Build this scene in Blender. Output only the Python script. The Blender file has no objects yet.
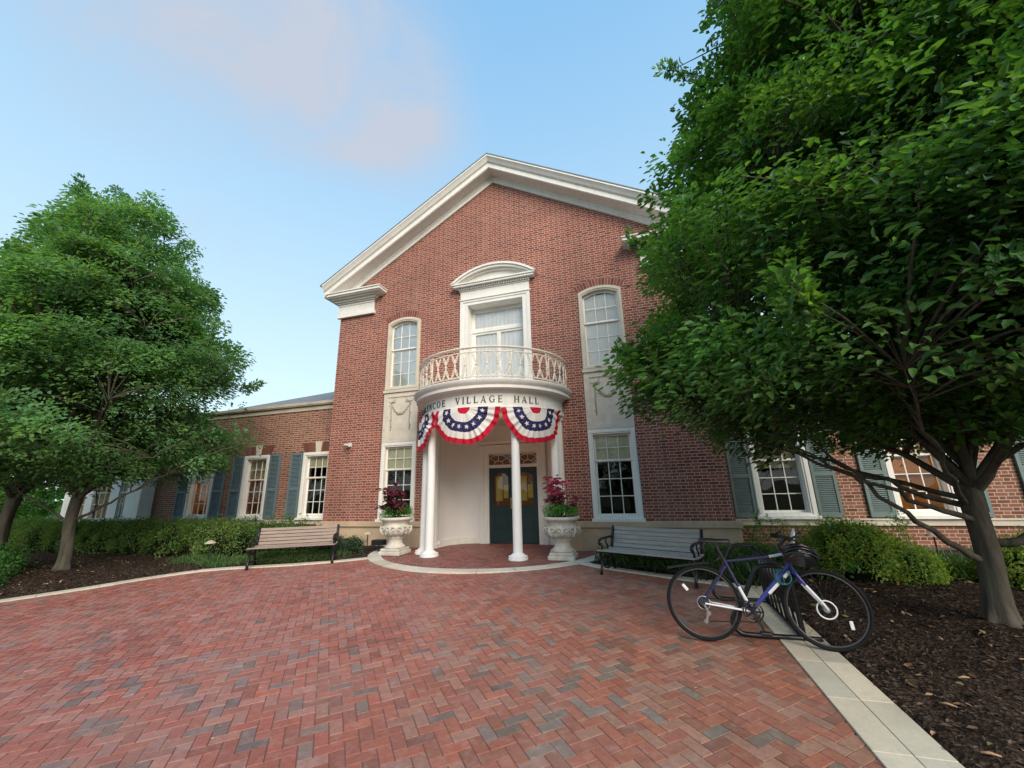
import bpy, bmesh, math, random
import numpy as np
from mathutils import Vector, Matrix
from mathutils.geometry import tessellate_polygon
PI = math.pi
R = math.radians
random.seed(7); rng = np.random.default_rng(11)
scene = bpy.context.scene
COL = scene.collection

# ------------------------------------------------------------------ camera
cd = bpy.data.cameras.new('camera'); cam = bpy.data.objects.new('camera', cd); COL.objects.link(cam)
r_ = Vector((0.95459344, 0.2969539, -0.02386941)); u_ = Vector((0.09725177, -0.23488737, 0.96714529)); f_ = Vector((-0.28159095, 0.92555189, 0.25310124))
M3 = Matrix((r_, u_, -f_)).transposed().to_4x4(); M3.translation = Vector((3.41111, -9.7416, 1.40))
cam.matrix_world = M3
cd.sensor_width = 36; cd.lens = 14.034; cd.clip_start = .05; cd.clip_end = 2000
scene.camera = cam
# ------------------------------------------------------------------ sky, sun, exposure
SUN_EL, SUN_AZ = R(33), R(142)      # azimuth: clockwise from +Y (north); the sun is low at the right, behind the camera
w = bpy.data.worlds.new('World'); scene.world = w; w.use_nodes = True
nt = w.node_tree; nt.nodes.clear()
def N(nt, t, **k):
    n = nt.nodes.new(t)
    for a, b in k.items(): setattr(n, a, b)
    return n
out = N(nt, 'ShaderNodeOutputWorld'); bg = N(nt, 'ShaderNodeBackground')
sky = N(nt, 'ShaderNodeTexSky', sky_type='NISHITA', sun_disc=False)
sky.sun_elevation = SUN_EL; sky.sun_rotation = SUN_AZ; sky.air_density = 1.0; sky.dust_density = 1.2; sky.ozone_density = 1.6; sky.altitude = 100
tc = N(nt, 'ShaderNodeTexCoord')
# thin rosy cloud, in sky directions
def wmath(op, a, b=None):
    m = N(nt, 'ShaderNodeMath', operation=op)
    for i, v in enumerate((a, b)):
        if v is None: continue
        if isinstance(v, (int, float)): m.inputs[i].default_value = v
        else: nt.links.new(v, m.inputs[i])
    return m.outputs[0]
nz = N(nt, 'ShaderNodeTexNoise'); nz.inputs['Scale'].default_value = 3.6; nz.inputs['Detail'].default_value = 9; nz.inputs['Roughness'].default_value = .58; nz.inputs['Distortion'].default_value = .6
nt.links.new(tc.outputs['Generated'], nz.inputs['Vector'])
cloudsum = None
def skyblob(v, rad, amt):
    global cloudsum
    d = N(nt, 'ShaderNodeVectorMath', operation='DISTANCE'); nt.links.new(tc.outputs['Generated'], d.inputs[0]); d.inputs[1].default_value = Vector(v).normalized()
    m = N(nt, 'ShaderNodeMapRange', interpolation_type='SMOOTHSTEP'); nt.links.new(d.outputs['Value'], m.inputs[0])
    m.inputs[1].default_value = rad; m.inputs[2].default_value = 0; m.inputs[3].default_value = 0; m.inputs[4].default_value = amt
    cloudsum = m.outputs[0] if cloudsum is None else wmath('ADD', cloudsum, m.outputs[0])
def pixdir(x, y): return f_ + r_*((x-512)/399.19) - u_*((y-384)/399.19)
for (x, y, rd, a) in ((200, -10, .30, .9), (300, 40, .28, 1.0), (380, 20, .22, .6), (400, 120, .19, 1.2), (340, 90, .2, .8), (120, -70, .35, .7), (215, 235, .10, .45)):
    skyblob(pixdir(x, y), rd, a)
nfac = N(nt, 'ShaderNodeMapRange'); nt.links.new(nz.outputs['Fac'], nfac.inputs[0]); nfac.inputs[1].default_value = .30; nfac.inputs[2].default_value = .60
cl = wmath('MULTIPLY', wmath('MINIMUM', cloudsum, 1.0), nfac.outputs[0]); cl = wmath('MULTIPLY', cl, .92)
# brighter, whiter band low in the sky (evening haze)
sep = N(nt, 'ShaderNodeSeparateXYZ'); nt.links.new(tc.outputs['Generated'], sep.inputs[0])
lm = N(nt, 'ShaderNodeValToRGB'); nt.links.new(sep.outputs['Z'], lm.inputs[0]); el = lm.color_ramp.elements
for p_, c_ in ((0, (2.3, 2.85, 2.95)), (.14, (1.85, 2.75, 3.0)), (.35, (.92, 2.12, 2.8)), (.62, (.58, 1.55, 2.5)), (1, (.48, 1.3, 2.3))):
    e_ = el[0] if p_ == 0 else (el[1] if p_ == 1 else el.new(p_)); e_.position = p_; e_.color = (*c_, 1)
m1 = N(nt, 'ShaderNodeMixRGB'); m1.inputs[0].default_value = .92; nt.links.new(sky.outputs[0], m1.inputs[1]); nt.links.new(lm.outputs[0], m1.inputs[2])
m2 = N(nt, 'ShaderNodeMixRGB'); nt.links.new(cl, m2.inputs[0]); nt.links.new(m1.outputs[0], m2.inputs[1]); m2.inputs[2].default_value = (1.55, 1.66, 1.92, 1)
nt.links.new(m2.outputs[0], bg.inputs['Color']); bg.inputs['Strength'].default_value = .13
nt.links.new(bg.outputs[0], out.inputs[0])
sl = bpy.data.lights.new('sun', 'SUN'); sl.energy = 1.5; sl.angle = R(38); sl.color = (1, .87, .72)
so = bpy.data.objects.new('sun', sl); COL.objects.link(so)
sd = Vector((math.sin(SUN_AZ)*math.cos(SUN_EL), math.cos(SUN_AZ)*math.cos(SUN_EL), math.sin(SUN_EL)))
so.rotation_euler = sd.to_track_quat('Z', 'Y').to_euler()
vs = scene.view_settings; vs.view_transform = 'Standard'; vs.look = 'None'; vs.gamma = 1; vs.use_curve_mapping = False
vs.exposure = 1.55

# ------------------------------------------------------------------ node helpers and materials
class NT:
    def __init__(s, name):
        s.m = bpy.data.materials.new(name); s.m.use_nodes = True; s.t = s.m.node_tree; s.b = s.t.nodes['Principled BSDF']; s.o = s.t.nodes['Material Output']
    def n(s, t, **k): return N(s.t, t, **k)
    def l(s, a, b): s.t.links.new(a, b)
    def v(s, sock, val):
        if hasattr(val, 'is_output') or isinstance(val, bpy.types.NodeSocket): s.l(val, sock)
        else: sock.default_value = val
    def math(s, op, a, b=None, c=None, clamp=False):
        m = s.n('ShaderNodeMath', operation=op, use_clamp=clamp)
        for i, x in enumerate((a, b, c)):
            if x is not None: s.v(m.inputs[i], x)
        return m.outputs[0]
    def mix(s, f, a, b, bt='MIX'):
        m = s.n('ShaderNodeMixRGB', blend_type=bt); s.v(m.inputs[0], f); s.v(m.inputs[1], a); s.v(m.inputs[2], b); return m.outputs[0]
    def noise(s, scale, detail=4, rough=.55, vec=None):
        m = s.n('ShaderNodeTexNoise'); m.inputs['Scale'].default_value = scale; m.inputs['Detail'].default_value = detail; m.inputs['Roughness'].default_value = rough
        if vec is None:
            g = s.n('ShaderNodeNewGeometry'); vec = g.outputs['Position']
        s.l(vec, m.inputs['Vector']); return m.outputs['Fac']
    def rng(s, f, a, b, c=0., d=1.):
        m = s.n('ShaderNodeMapRange'); s.v(m.inputs[0], f)
        for i, x in enumerate((a, b, c, d)): m.inputs[i+1].default_value = x
        return m.outputs[0]
    def ramp(s, f, stops):
        m = s.n('ShaderNodeValToRGB'); s.v(m.inputs[0], f); e = m.color_ramp.elements
        while len(e) < len(stops): e.new(.5)
        for i, (p, c) in enumerate(stops): e[i].position = p; e[i].color = (*c, 1)
        return m.outputs[0]
    def bump(s, h, st=.3, dist=.01):
        m = s.n('ShaderNodeBump'); m.inputs['Strength'].default_value = st; m.inputs['Distance'].default_value = dist; s.l(h, m.inputs['Height']); s.l(m.outputs[0], s.b.inputs['Normal'])
    def attr(s, name='Col'):
        return s.n('ShaderNodeAttribute', attribute_name=name).outputs['Color']
def c4(c): return (*c, 1)
def paint(name, col, rough=.5, var=.12, scale=6, spec=.4, metallic=0, bump=0):
    t = NT(name); f = t.noise(scale, 5); g = t.noise(scale*7, 3)
    a = t.mix(t.rng(f, .3, .75), c4(col), c4([x*(1-var) for x in col]))
    a = t.mix(t.rng(g, .55, .8, 0, .35), a, c4([x*(1-var*2) for x in col]))
    t.l(a, t.b.inputs['Base Color']); t.b.inputs['Roughness'].default_value = rough; t.b.inputs['Specular IOR Level'].default_value = spec; t.b.inputs['Metallic'].default_value = metallic
    if bump: t.bump(g, bump, .01)
    return t.m
def brick_mat(name, reds, mortar, tint=1., seed=0.):
    t = NT(name); g = t.n('ShaderNodeNewGeometry'); sp = t.n('ShaderNodeSeparateXYZ'); t.l(g.outputs['Position'], sp.inputs[0])
    u = t.math('ADD', sp.outputs['X'], sp.outputs['Y']); rowf = t.math('DIVIDE', t.math('SUBTRACT', sp.outputs['Z'], .63), .0677)
    row = t.math('FLOOR', rowf); fz = t.math('FRACT', rowf)
    uu = t.math('ADD', t.math('DIVIDE', t.math('ADD', u, 40), .306), t.math('MULTIPLY', row, .5))
    cell = t.math('FLOOR', uu); tt = t.math('FRACT', uu); head = t.math('GREATER_THAN', tt, .667)
    du = t.math('MULTIPLY', t.math('MINIMUM', t.math('MINIMUM', tt, t.math('ABSOLUTE', t.math('SUBTRACT', tt, .667))), t.math('SUBTRACT', 1., tt)), .306)
    dz = t.math('MULTIPLY', t.math('MINIMUM', fz, t.math('SUBTRACT', 1., fz)), .0677)
    d = t.math('MINIMUM', du, dz); brick = t.rng(d, .0045, .0080)
    cv = t.n('ShaderNodeCombineXYZ'); t.l(t.math('ADD', cell, t.math('MULTIPLY', head, .37)), cv.inputs[0]); t.l(row, cv.inputs[1]); cv.inputs[2].default_value = seed
    wn = t.n('ShaderNodeTexWhiteNoise', noise_dimensions='3D'); t.l(cv.outputs[0], wn.inputs['Vector'])
    c = t.ramp(wn.outputs['Value'], reds)
    fine = t.noise(55, 4, .7); big = t.noise(.55, 5, .6)
    c = t.mix(t.rng(fine, .3, .8, 0, .35), c, c4((.16, .06, .05)))
    m_ = t.mix(t.rng(fine, .3, .7), c4(mortar), c4([x*.75 for x in mortar]))
    c = t.mix(brick, m_, c)
    c = t.mix(t.rng(big, .35, .72, 0, .42), c, c4((.12, .06, .05)))
    # faint pale bloom / streaks of weathering
    mp = t.n('ShaderNodeMapping'); mp.inputs['Scale'].default_value = (2.2, 2.2, .25); t.l(g.outputs['Position'], mp.inputs['Vector'])
    st = t.noise(1.0, 4, .6, mp.outputs[0]); c = t.mix(t.rng(st, .55, .8, 0, .22), c, c4((.42, .30, .27)))
    t.l(c, t.b.inputs['Base Color']); t.b.inputs['Roughness'].default_value = .88; t.b.inputs['Specular IOR Level'].default_value = .25
    h = t.math('ADD', brick, t.math('MULTIPLY', fine, .4)); t.bump(h, .5, .006)
    return t.m
MAT = {}
MAT['brick'] = brick_mat('red_brick_flemish', [(0, (.16, .042, .030)), (.3, (.25, .062, .040)), (.62, (.30, .078, .048)), (.85, (.34, .11, .07)), (1, (.13, .05, .04))], (.64, .48, .39))
MAT['brick_wing'] = brick_mat('orange_brick_flemish', [(0, (.13, .05, .034)), (.3, (.20, .075, .046)), (.6, (.25, .10, .06)), (.85, (.29, .13, .085)), (1, (.14, .07, .05))], (.60, .47, .36), seed=4.)
def colattr_mat(name, rough=.8, fine_s=60, dark=.25, bump=.3, spec=.3, big=None):
    t = NT(name); a = t.attr(); f = t.noise(fine_s, 4, .65); c = t.mix(t.rng(f, .35, .8, 0, dark), a, c4((.03, .02, .02)))
    if big:
        b = t.noise(big[0], 5, .65); c = t.mix(t.rng(b, .42, .75, 0, big[2]), c, c4(big[1])); q = t.noise(11, 5, .7); c = t.mix(t.rng(q, .50, .75, 0, .35), c, c4((.40, .30, .27)))
        d = t.noise(.45, 4, .6); c = t.mix(t.rng(d, .52, .78, 0, .25), c, c4((.13, .075, .055)))
    t.l(c, t.b.inputs['Base Color']); t.b.inputs['Roughness'].default_value = rough; t.b.inputs['Specular IOR Level'].default_value = spec
    if bump: t.bump(f, bump, .004)
    return t.m
MAT['paver'] = colattr_mat('clay_paver', .62, 30, .42, .5, .45, (.9, (.42, .26, .22), .28))
MAT['archbrick'] = colattr_mat('arch_brick', .88, 50, .25, .3)
MAT['limestone'] = paint('limestone', (.62, .56, .46), .85, .22, 3, .2, bump=.2)
MAT['plinthstone'] = paint('plinth_limestone', (.56, .42, .29), .88, .28, 1.6, .2, bump=.25)
MAT['panelstone'] = paint('carved_limestone', (.64, .585, .49), .85, .22, 5, .2, bump=.3)
def trim_mat(name, col, dirt=(.40, .37, .30), amt=.35):
    t = NT(name); g = t.n('ShaderNodeNewGeometry'); mp = t.n('ShaderNodeMapping'); mp.inputs['Scale'].default_value = (7, 7, .9); t.l(g.outputs['Position'], mp.inputs['Vector'])
    f = t.noise(1.4, 6, .65, mp.outputs[0]); h = t.noise(1.1, 5); k = t.noise(38, 4, .7)
    c = t.mix(t.rng(f, .48, .82, 0, amt), c4(col), c4(dirt)); c = t.mix(t.rng(h, .45, .8, 0, amt*.6), c, c4(dirt)); c = t.mix(t.rng(k, .62, .78, 0, .3), c, c4(dirt))
    t.l(c, t.b.inputs['Base Color']); t.b.inputs['Roughness'].default_value = .55; t.b.inputs['Specular IOR Level'].default_value = .35; t.bump(k, .12, .003); return t.m
MAT['swagstone'] = paint('grimy_carved_stone', (.44, .40, .33), .9, .3, 20, .2)
MAT['white'] = trim_mat('white_trim_paint', (.76, .745, .70))
MAT['white2'] = trim_mat('column_white_paint', (.80, .79, .77), (.5, .48, .43), .25)
MAT['cream'] = paint('cream_interior_paint', (.76, .74, .71), .6, .08, 1.5)
MAT['rail'] = paint('aged_ivory_metal_paint', (.78, .71, .59), .55, .22, 18)
MAT['shutterL'] = paint('blue_grey_shutter_paint', (.13, .19, .215), .55, .15, 8)
MAT['shutterR'] = paint('green_grey_shutter_paint', (.15, .205, .20), .55, .15, 8)
MAT['slate'] = paint('slate_roof', (.20, .22, .24), .8, .3, 12, .2, bump=.4)
MAT['coping'] = paint('weathered_coping', (.50, .45, .36), .85, .3, 2.2, .2)
MAT['concrete'] = paint('dark_foundation', (.10, .095, .09), .9, .3, 5, .2)
MAT['kerb'] = paint('pale_kerb_stone', (.50, .47, .40), .85, .28, 3.5, .25, bump=.25)
MAT['kerb_attr'] = colattr_mat('pale_kerb_slab', .85, 40, .16, .3, .25, (1.6, (.26, .25, .2), .45))
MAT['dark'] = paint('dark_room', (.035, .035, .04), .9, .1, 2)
MAT['warmroom'] = paint('warm_room', (.45, .28, .13), .8, .35, 1.6)
MAT['shade'] = paint('cream_window_shade', (.60, .585, .40), .8, .05, 3)
MAT['curtain'] = paint('white_curtain', (.88, .88, .88), .8, .12, 5)
MAT['doorpaint'] = paint('dark_green_door_paint', (.016, .038, .042), .42, .15, 5)
MAT['brass'] = paint('brass', (.6, .42, .16), .35, .1, 20, .5, 1)
MAT['blackmetal'] = paint('black_cast_iron', (.012, .012, .014), .42, .2, 20)
MAT['rackpaint'] = paint('black_tube_paint', (.010, .010, .013), .35, .2, 15, .5)
MAT['rubber'] = paint('tyre_rubber', (.011, .011, .012), .8, .2, 20, .2)
MAT['framepaint'] = paint('blue_violet_frame_paint', (.035, .045, .24), .3, .1, 10, .5)
MAT['framewhite'] = paint('white_frame_paint', (.75, .75, .78), .3, .05, 10, .5)
MAT['darkframe'] = paint('dark_purple_frame_paint', (.03, .025, .09), .3, .1, 10, .5)
MAT['steel'] = paint('bright_alloy', (.62, .63, .65), .32, .1, 20, .5, 1)
MAT['darkrim'] = paint('dark_rim', (.05, .05, .055), .35, .15, 20, .5)
MAT['reflector'] = paint('pale_reflector', (.8, .8, .78), .3, .05, 10, .6)
MAT['saddle'] = paint('black_saddle', (.015, .015, .017), .5, .2, 20)
MAT['helmet'] = paint('black_helmet_shell', (.010, .010, .012), .22, .1, 10, .6)
MAT['teal'] = paint('teal_cable_sleeve', (.02, .16, .19), .35, .1, 10)
MAT['urn'] = paint('aged_cast_stone', (.60, .56, .49), .85, .3, 8, .2, bump=.45)
MAT['soil'] = paint('dark_soil', (.03, .02, .015), .95, .3, 20, .1)
MAT['letter'] = paint('dark_grey_lettering', (.06, .065, .07), .6, .1, 10)
MAT['fixture'] = paint('dark_fixture', (.02, .021, .024), .4, .2, 20)
MAT['fixture_white'] = paint('pale_fixture', (.65, .64, .60), .45, .1, 15)
MAT['blind'] = paint('white_slat_blind', (.92, .92, .88), .6, .05, 10)
def wood_mat(name, base):
    t = NT(name); g = t.n('ShaderNodeNewGeometry'); tcn = t.n('ShaderNodeTexCoord'); mp = t.n('ShaderNodeMapping'); mp.inputs['Scale'].default_value = (2, 30, 30); t.l(tcn.outputs['Object'], mp.inputs['Vector'])
    f = t.noise(1.6, 6, .65, mp.outputs[0]); h = t.noise(9, 3)
    c = t.mix(t.rng(f, .3, .75), c4(base), c4([x*.55 for x in base])); c = t.mix(t.rng(h, .45, .8, 0, .35), c, c4([x*.6 for x in base]))
    t.l(c, t.b.inputs['Base Color']); t.b.inputs['Roughness'].default_value = .8; t.b.inputs['Specular IOR Level'].default_value = .25; t.bump(f, .3, .003)
    return t.m
MAT['wood_grey'] = wood_mat('silvered_bench_wood', (.40, .37, .345))
MAT['wood_tan'] = wood_mat('weathered_pink_bench_wood', (.37, .28, .24))
def glass_mat(name, tint=(.9, .93, .95), f0=.05):
    t = NT(name); t.t.nodes.remove(t.b)
    tr = t.n('ShaderNodeBsdfTransparent'); tr.inputs[0].default_value = c4(tint)
    gl = t.n('ShaderNodeBsdfGlossy'); gl.inputs['Roughness'].default_value = .02; gl.inputs['Color'].default_value = (1, 1, 1, 1)
    g = t.n('ShaderNodeNewGeometry'); nz = t.n('ShaderNodeTexNoise'); nz.inputs['Scale'].default_value = 1.3; t.l(g.outputs['Position'], nz.inputs['Vector'])
    bp = t.n('ShaderNodeBump'); bp.inputs['Strength'].default_value = .12; bp.inputs['Distance'].default_value = .05; t.l(nz.outputs['Fac'], bp.inputs['Height']); t.l(bp.outputs[0], gl.inputs['Normal'])
    fr = t.n('ShaderNodeFresnel'); fr.inputs[0].default_value = 1.5
    f = t.math('ADD', t.math('MULTIPLY', fr.outputs[0], .85), f0-.04, clamp=True)
    mx = t.n('ShaderNodeMixShader'); t.l(f, mx.inputs[0]); t.l(tr.outputs[0], mx.inputs[1]); t.l(gl.outputs[0], mx.inputs[2]); t.l(mx.outputs[0], t.o.inputs[0])
    return t.m
MAT['glass'] = glass_mat('window_glass', (.97, .98, .98))
MAT['glass_ref'] = glass_mat('reflective_window_glass', (.97, .98, .98), .22)
MAT['amberglass'] = glass_mat('door_glass', (.95, .8, .5), .06)
def emit_mat(name, col, st):
    t = NT(name); t.b.inputs['Base Color'].default_value = c4(col); t.b.inputs['Emission Color'].default_value = c4(col); t.b.inputs['Emission Strength'].default_value = st; return t.m
MAT['lamp'] = emit_mat('warm_lamp_glow', (1, .55, .15), 6)
MAT['glowpaper'] = emit_mat('glowing_notice_paper', (.26, .23, .075), .06)  # paper glows by its own emission; no lamp stands behind it
MAT['glowwood'] = emit_mat('glowing_lobby', (.20, .07, .03), .05)  # lobby light put into its walls as a faint glow, no lamp
def leaf_mat(name, trans=.48, rough=.45, gloss=.26, tmul=(2.1, 2.2, .7)):
    t = NT(name); a = t.attr(); t.t.nodes.remove(t.b)
    df = t.n('ShaderNodeBsdfDiffuse'); t.l(a, df.inputs[0])
    tr = t.n('ShaderNodeBsdfTranslucent'); t.l(t.mix(1., a, c4(tmul), 'MULTIPLY'), tr.inputs[0])
    gl = t.n('ShaderNodeBsdfGlossy'); gl.inputs['Roughness'].default_value = rough; gl.inputs['Color'].default_value = (.55, .75, .8, 1)
    m1 = t.n('ShaderNodeMixShader'); m1.inputs[0].default_value = trans; t.l(df.outputs[0], m1.inputs[1]); t.l(tr.outputs[0], m1.inputs[2])
    lw = t.n('ShaderNodeLayerWeight'); lw.inputs[0].default_value = .25
    m2 = t.n('ShaderNodeMixShader'); t.l(t.math('ADD', t.math('MULTIPLY', lw.outputs['Fresnel'], gloss), .015, clamp=True), m2.inputs[0]); t.l(m1.outputs[0], m2.inputs[1]); t.l(gl.outputs[0], m2.inputs[2])
    t.l(m2.outputs[0], t.o.inputs[0]); return t.m
MAT['leaf'] = leaf_mat('tree_leaf'); MAT['coleus'] = leaf_mat('coleus_leaf', .25, .45, .3, (1.2, 1.1, 1.1))
def bark_mat(name, a, b):
    t = NT(name); g = t.n('ShaderNodeNewGeometry'); mp = t.n('ShaderNodeMapping'); mp.inputs['Scale'].default_value = (9, 9, 1.6); t.l(g.outputs['Position'], mp.inputs['Vector'])
    f = t.noise(1.5, 6, .65, mp.outputs[0]); h = t.noise(2.2, 3)
    c = t.mix(t.rng(f, .35, .7), c4(a), c4(b)); c = t.mix(t.rng(h, .5, .75, 0, .4), c, c4((.10, .12, .07)))
    t.l(c, t.b.inputs['Base Color']); t.b.inputs['Roughness'].default_value = .9; t.b.inputs['Specular IOR Level'].default_value = .2; t.bump(f, .9, .02); return t.m
MAT['bark'] = bark_mat('grey_brown_bark', (.115, .098, .078), (.040, .034, .028))
MAT['twig'] = paint('dark_twig', (.035, .026, .02), .9, .2, 20, .1)
def mulch_mat():
    t = NT('bark_mulch'); g = t.n('ShaderNodeNewGeometry')
    vo = t.n('ShaderNodeTexVoronoi'); vo.inputs['Scale'].default_value = 42; t.l(g.outputs['Position'], vo.inputs['Vector'])
    mp = t.n('ShaderNodeSeparateXYZ'); t.l(vo.outputs['Color'], mp.inputs[0])
    c = t.ramp(mp.outputs[0], [(0, (.019, .013, .010)), (.5, (.052, .034, .025)), (.85, (.095, .064, .046)), (1, (.17, .12, .085))])
    f = t.noise(1.1, 5); c = t.mix(t.rng(f, .35, .75, 0, .5), c, c4((.018, .012, .010)))
    t.l(c, t.b.inputs['Base Color']); t.b.inputs['Roughness'].default_value = .95; t.b.inputs['Specular IOR Level'].default_value = .15
    f2 = t.noise(70, 4, .7); t.bump(t.math('ADD', vo.outputs['Distance'], f2), 1., .03); return t.m
MAT['mulch'] = mulch_mat(); MAT['chip'] = colattr_mat('chip_and_litter', .9, 60, .2, 0, .15)
MAT['ground'] = paint('lawn_ground', (.05, .075, .025), .95, .4, 1.5, .1)
def sand_mat():
    t = NT('joint_sand'); f = t.noise(.9, 3, .5); g = t.noise(14, 4, .6); a = t.mix(t.rng(f, .50, .66), c4((.17, .078, .064)), c4((.46, .34, .26)))
    a = t.mix(t.rng(g, .40, .62, 0, .8), c4((.15, .075, .06)), a); t.l(a, t.b.inputs['Base Color']); t.b.inputs['Roughness'].default_value = .95; return t.m
MAT['sand'] = sand_mat()

# ------------------------------------------------------------------ mesh helpers
class MB:
    def __init__(s): s.v = []; s.f = []; s.mi = []; s.c = []
    def add(s, vs, fs, mi=0, col=None):
        o = len(s.v); s.v += [tuple(p) for p in vs]; s.f += [tuple(i+o for i in f) for f in fs]; s.mi += [mi]*len(fs); s.c += [col or (1, 1, 1)]*len(fs); return s
    def box(s, x0, x1, y0, y1, z0, z1, mi=0, col=None, M=None):
        v = [(x, y, z) for z in (z0, z1) for y in (y0, y1) for x in (x0, x1)]
        if M: v = [M @ Vector(p) for p in v]
        return s.add(v, [(0, 2, 3, 1), (4, 5, 7, 6), (0, 1, 5, 4), (2, 6, 7, 3), (0, 4, 6, 2), (1, 3, 7, 5)], mi, col)
    def beam(s, a, b, w, h, up=(0, 0, 1), mi=0, col=None):
        a = Vector(a); b = Vector(b); d = (b-a); L = d.length; d.normalize(); up = Vector(up); x = d.cross(up)
        if x.length < 1e-4: x = d.cross(Vector((1, 0, 0)))
        x.normalize(); y = x.cross(d)
        v = [a+x*sx*w/2+y*sy*h/2+d*t for t in (0, L) for sx, sy in ((-1, -1), (1, -1), (1, 1), (-1, 1))]
        return s.add(v, [(0, 1, 2, 3), (7, 6, 5, 4), (0, 4, 5, 1), (1, 5, 6, 2), (2, 6, 7, 3), (3, 7, 4, 0)], mi, col)
    def tube(s, pts, rad, n=8, mi=0, col=None, closed=False, cap=True):
        P = [Vector(p) for p in pts]; m = len(P); rad = rad if isinstance(rad, (list, tuple)) else [rad]*m
        vs = []; prev = None
        for i in range(m):
            if closed: t = P[(i+1) % m]-P[(i-1) % m]
            else: t = P[min(i+1, m-1)]-P[max(i-1, 0)]
            if t.length < 1e-9: t = Vector((0, 0, 1))
            t.normalize()
            if prev is None:
                x = t.cross(Vector((0, 0, 1)));
                if x.length < .1: x = t.cross(Vector((1, 0, 0)))
            else:
                x = prev - t*prev.dot(t)
                if x.length < 1e-5: x = t.cross(Vector((1, 0, 0)))
            x.normalize(); prev = x; y = t.cross(x)
            vs += [P[i]+(x*math.cos(2*PI*k/n)+y*math.sin(2*PI*k/n))*rad[i] for k in range(n)]
        fs = []
        for i in range(m if closed else m-1):
            j = (i+1) % m
            for k in range(n): fs.append((i*n+k, i*n+(k+1) % n, j*n+(k+1) % n, j*n+k))
        if cap and not closed: fs += [tuple(range(n-1, -1, -1)), tuple((m-1)*n+k for k in range(n))]
        return s.add(vs, fs, mi, col)
    def lathe(s, prof, cx=0, cy=0, n=32, a0=0, a1=2*PI, mi=0, closed=False, fn=None):
        """prof: list of (r,z); angle measured from -Y towards +X"""
        full = abs(a1-a0-2*PI) < 1e-6; k = n if full else n+1; vs = []
        for i in range(k):
            a = a0+(a1-a0)*i/n
            for j, (r, z) in enumerate(prof):
                rr = r if fn is None else fn(a, j, r, z); vs.append((cx+rr*math.sin(a), cy-rr*math.cos(a), z))
        m = len(prof); fs = []
        for i in range(n):
            i2 = (i+1) % k
            for j in range(m if closed else m-1):
                j2 = (j+1) % m; fs.append((i*m+j, i2*m+j, i2*m+j2, i*m+j2))
        if closed and not full: fs += [tuple(range(m)), tuple((k-1)*m+j for j in range(m-1, -1, -1))]
        return s.add(vs, fs, mi)
    def plate(s, outer, holes, y0, dep, mi=0, col=None, fn=None):
        """polygon in XZ with holes, front at y0, thickness dep backwards"""
        loops = [outer]+list(holes); poly = [[Vector((x, z, 0)) for x, z in l] for l in loops]
        flat = [p for l in poly for p in l]; n = len(flat); tr = tessellate_polygon(poly)
        f = fn or (lambda x, y, z: (x, y, z))
        vs = [f(p.x, y0, p.y) for p in flat]+[f(p.x, y0+dep, p.y) for p in flat]
        fs = []
        for t in tr:
            a, b, c = (flat[i] for i in t)
            if (b-a).cross(c-a).z < 0: t = (t[0], t[2], t[1])
            fs.append(tuple(t)); fs.append(tuple(i+n for i in reversed(t)))
        o = 0
        for l in poly:
            m = len(l)
            for i in range(m): fs.append((o+i, o+i+n, o+(i+1) % m+n, o+(i+1) % m))
            o += m
        return s.add(vs, fs, mi, col)
    def split(s, key):
        """one MB per group of faces; key(centroid of a face's vertices) -> group"""
        out = {}
        for f, mi, c in zip(s.f, s.mi, s.c):
            k = key(sum((Vector(s.v[i]) for i in f), Vector())/len(f)); o, mp = out.setdefault(k, (MB(), {}))
            for i in f:
                if i not in mp: mp[i] = len(o.v); o.v.append(s.v[i])
            o.f.append(tuple(mp[i] for i in f)); o.mi.append(mi); o.c.append(c)
        return [v[0] for v in out.values()]
    def build(s, name, mats, parent=None, smooth=False, bevel=0, fix=True):
        me = bpy.data.meshes.new(name); me.from_pydata(s.v, [], s.f)
        mats = mats if isinstance(mats, (list, tuple)) else [mats]
        for m in mats: me.materials.append(MAT[m] if isinstance(m, str) else m)
        if len(mats) > 1: me.polygons.foreach_set('material_index', s.mi)
        if any(c != (1, 1, 1) for c in s.c):
            at = me.color_attributes.new('Col', 'FLOAT_COLOR', 'CORNER'); lt = np.empty(len(me.polygons), int); me.polygons.foreach_get('loop_total', lt)
            cc = np.repeat(np.c_[np.array(s.c), np.ones(len(s.c))], lt, axis=0).astype(np.float32); at.data.foreach_set('color', cc.ravel())
        if fix:
            bm = bmesh.new(); bm.from_mesh(me); bmesh.ops.recalc_face_normals(bm, faces=bm.faces); bm.to_mesh(me); bm.free()
        if smooth:
            me.polygons.foreach_set('use_smooth', [True]*len(me.polygons))
            if smooth != 'all': me.set_sharp_from_angle(angle=R(38))
        me.update()
        o = bpy.data.objects.new(name, me); COL.objects.link(o)
        if parent: o.parent = parent; o.matrix_parent_inverse = Matrix.Identity(4); o.location = -PW[parent.name] if parent.name in PW else (0, 0, 0)
        if bevel:
            b = o.modifiers.new('bevel', 'BEVEL'); b.width = bevel; b.segments = 2; b.limit_method = 'ANGLE'; b.angle_limit = R(40)
        return o
PW = {}       # world location of Empties: parts are written in world coordinates under them
def tag(o, label=None, cat=None, group=None, kind=None):
    for k, v in (('label', label), ('category', cat), ('group', group), ('kind', kind)):
        if v: o[k] = v
    return o
def empty(name, loc=(0, 0, 0), label=None, cat=None, group=None):
    o = bpy.data.objects.new(name, None); COL.objects.link(o); o.location = loc; o.empty_display_size = .2
    PW[o.name] = Vector(loc); tag(o, label, cat, group); return o
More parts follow.
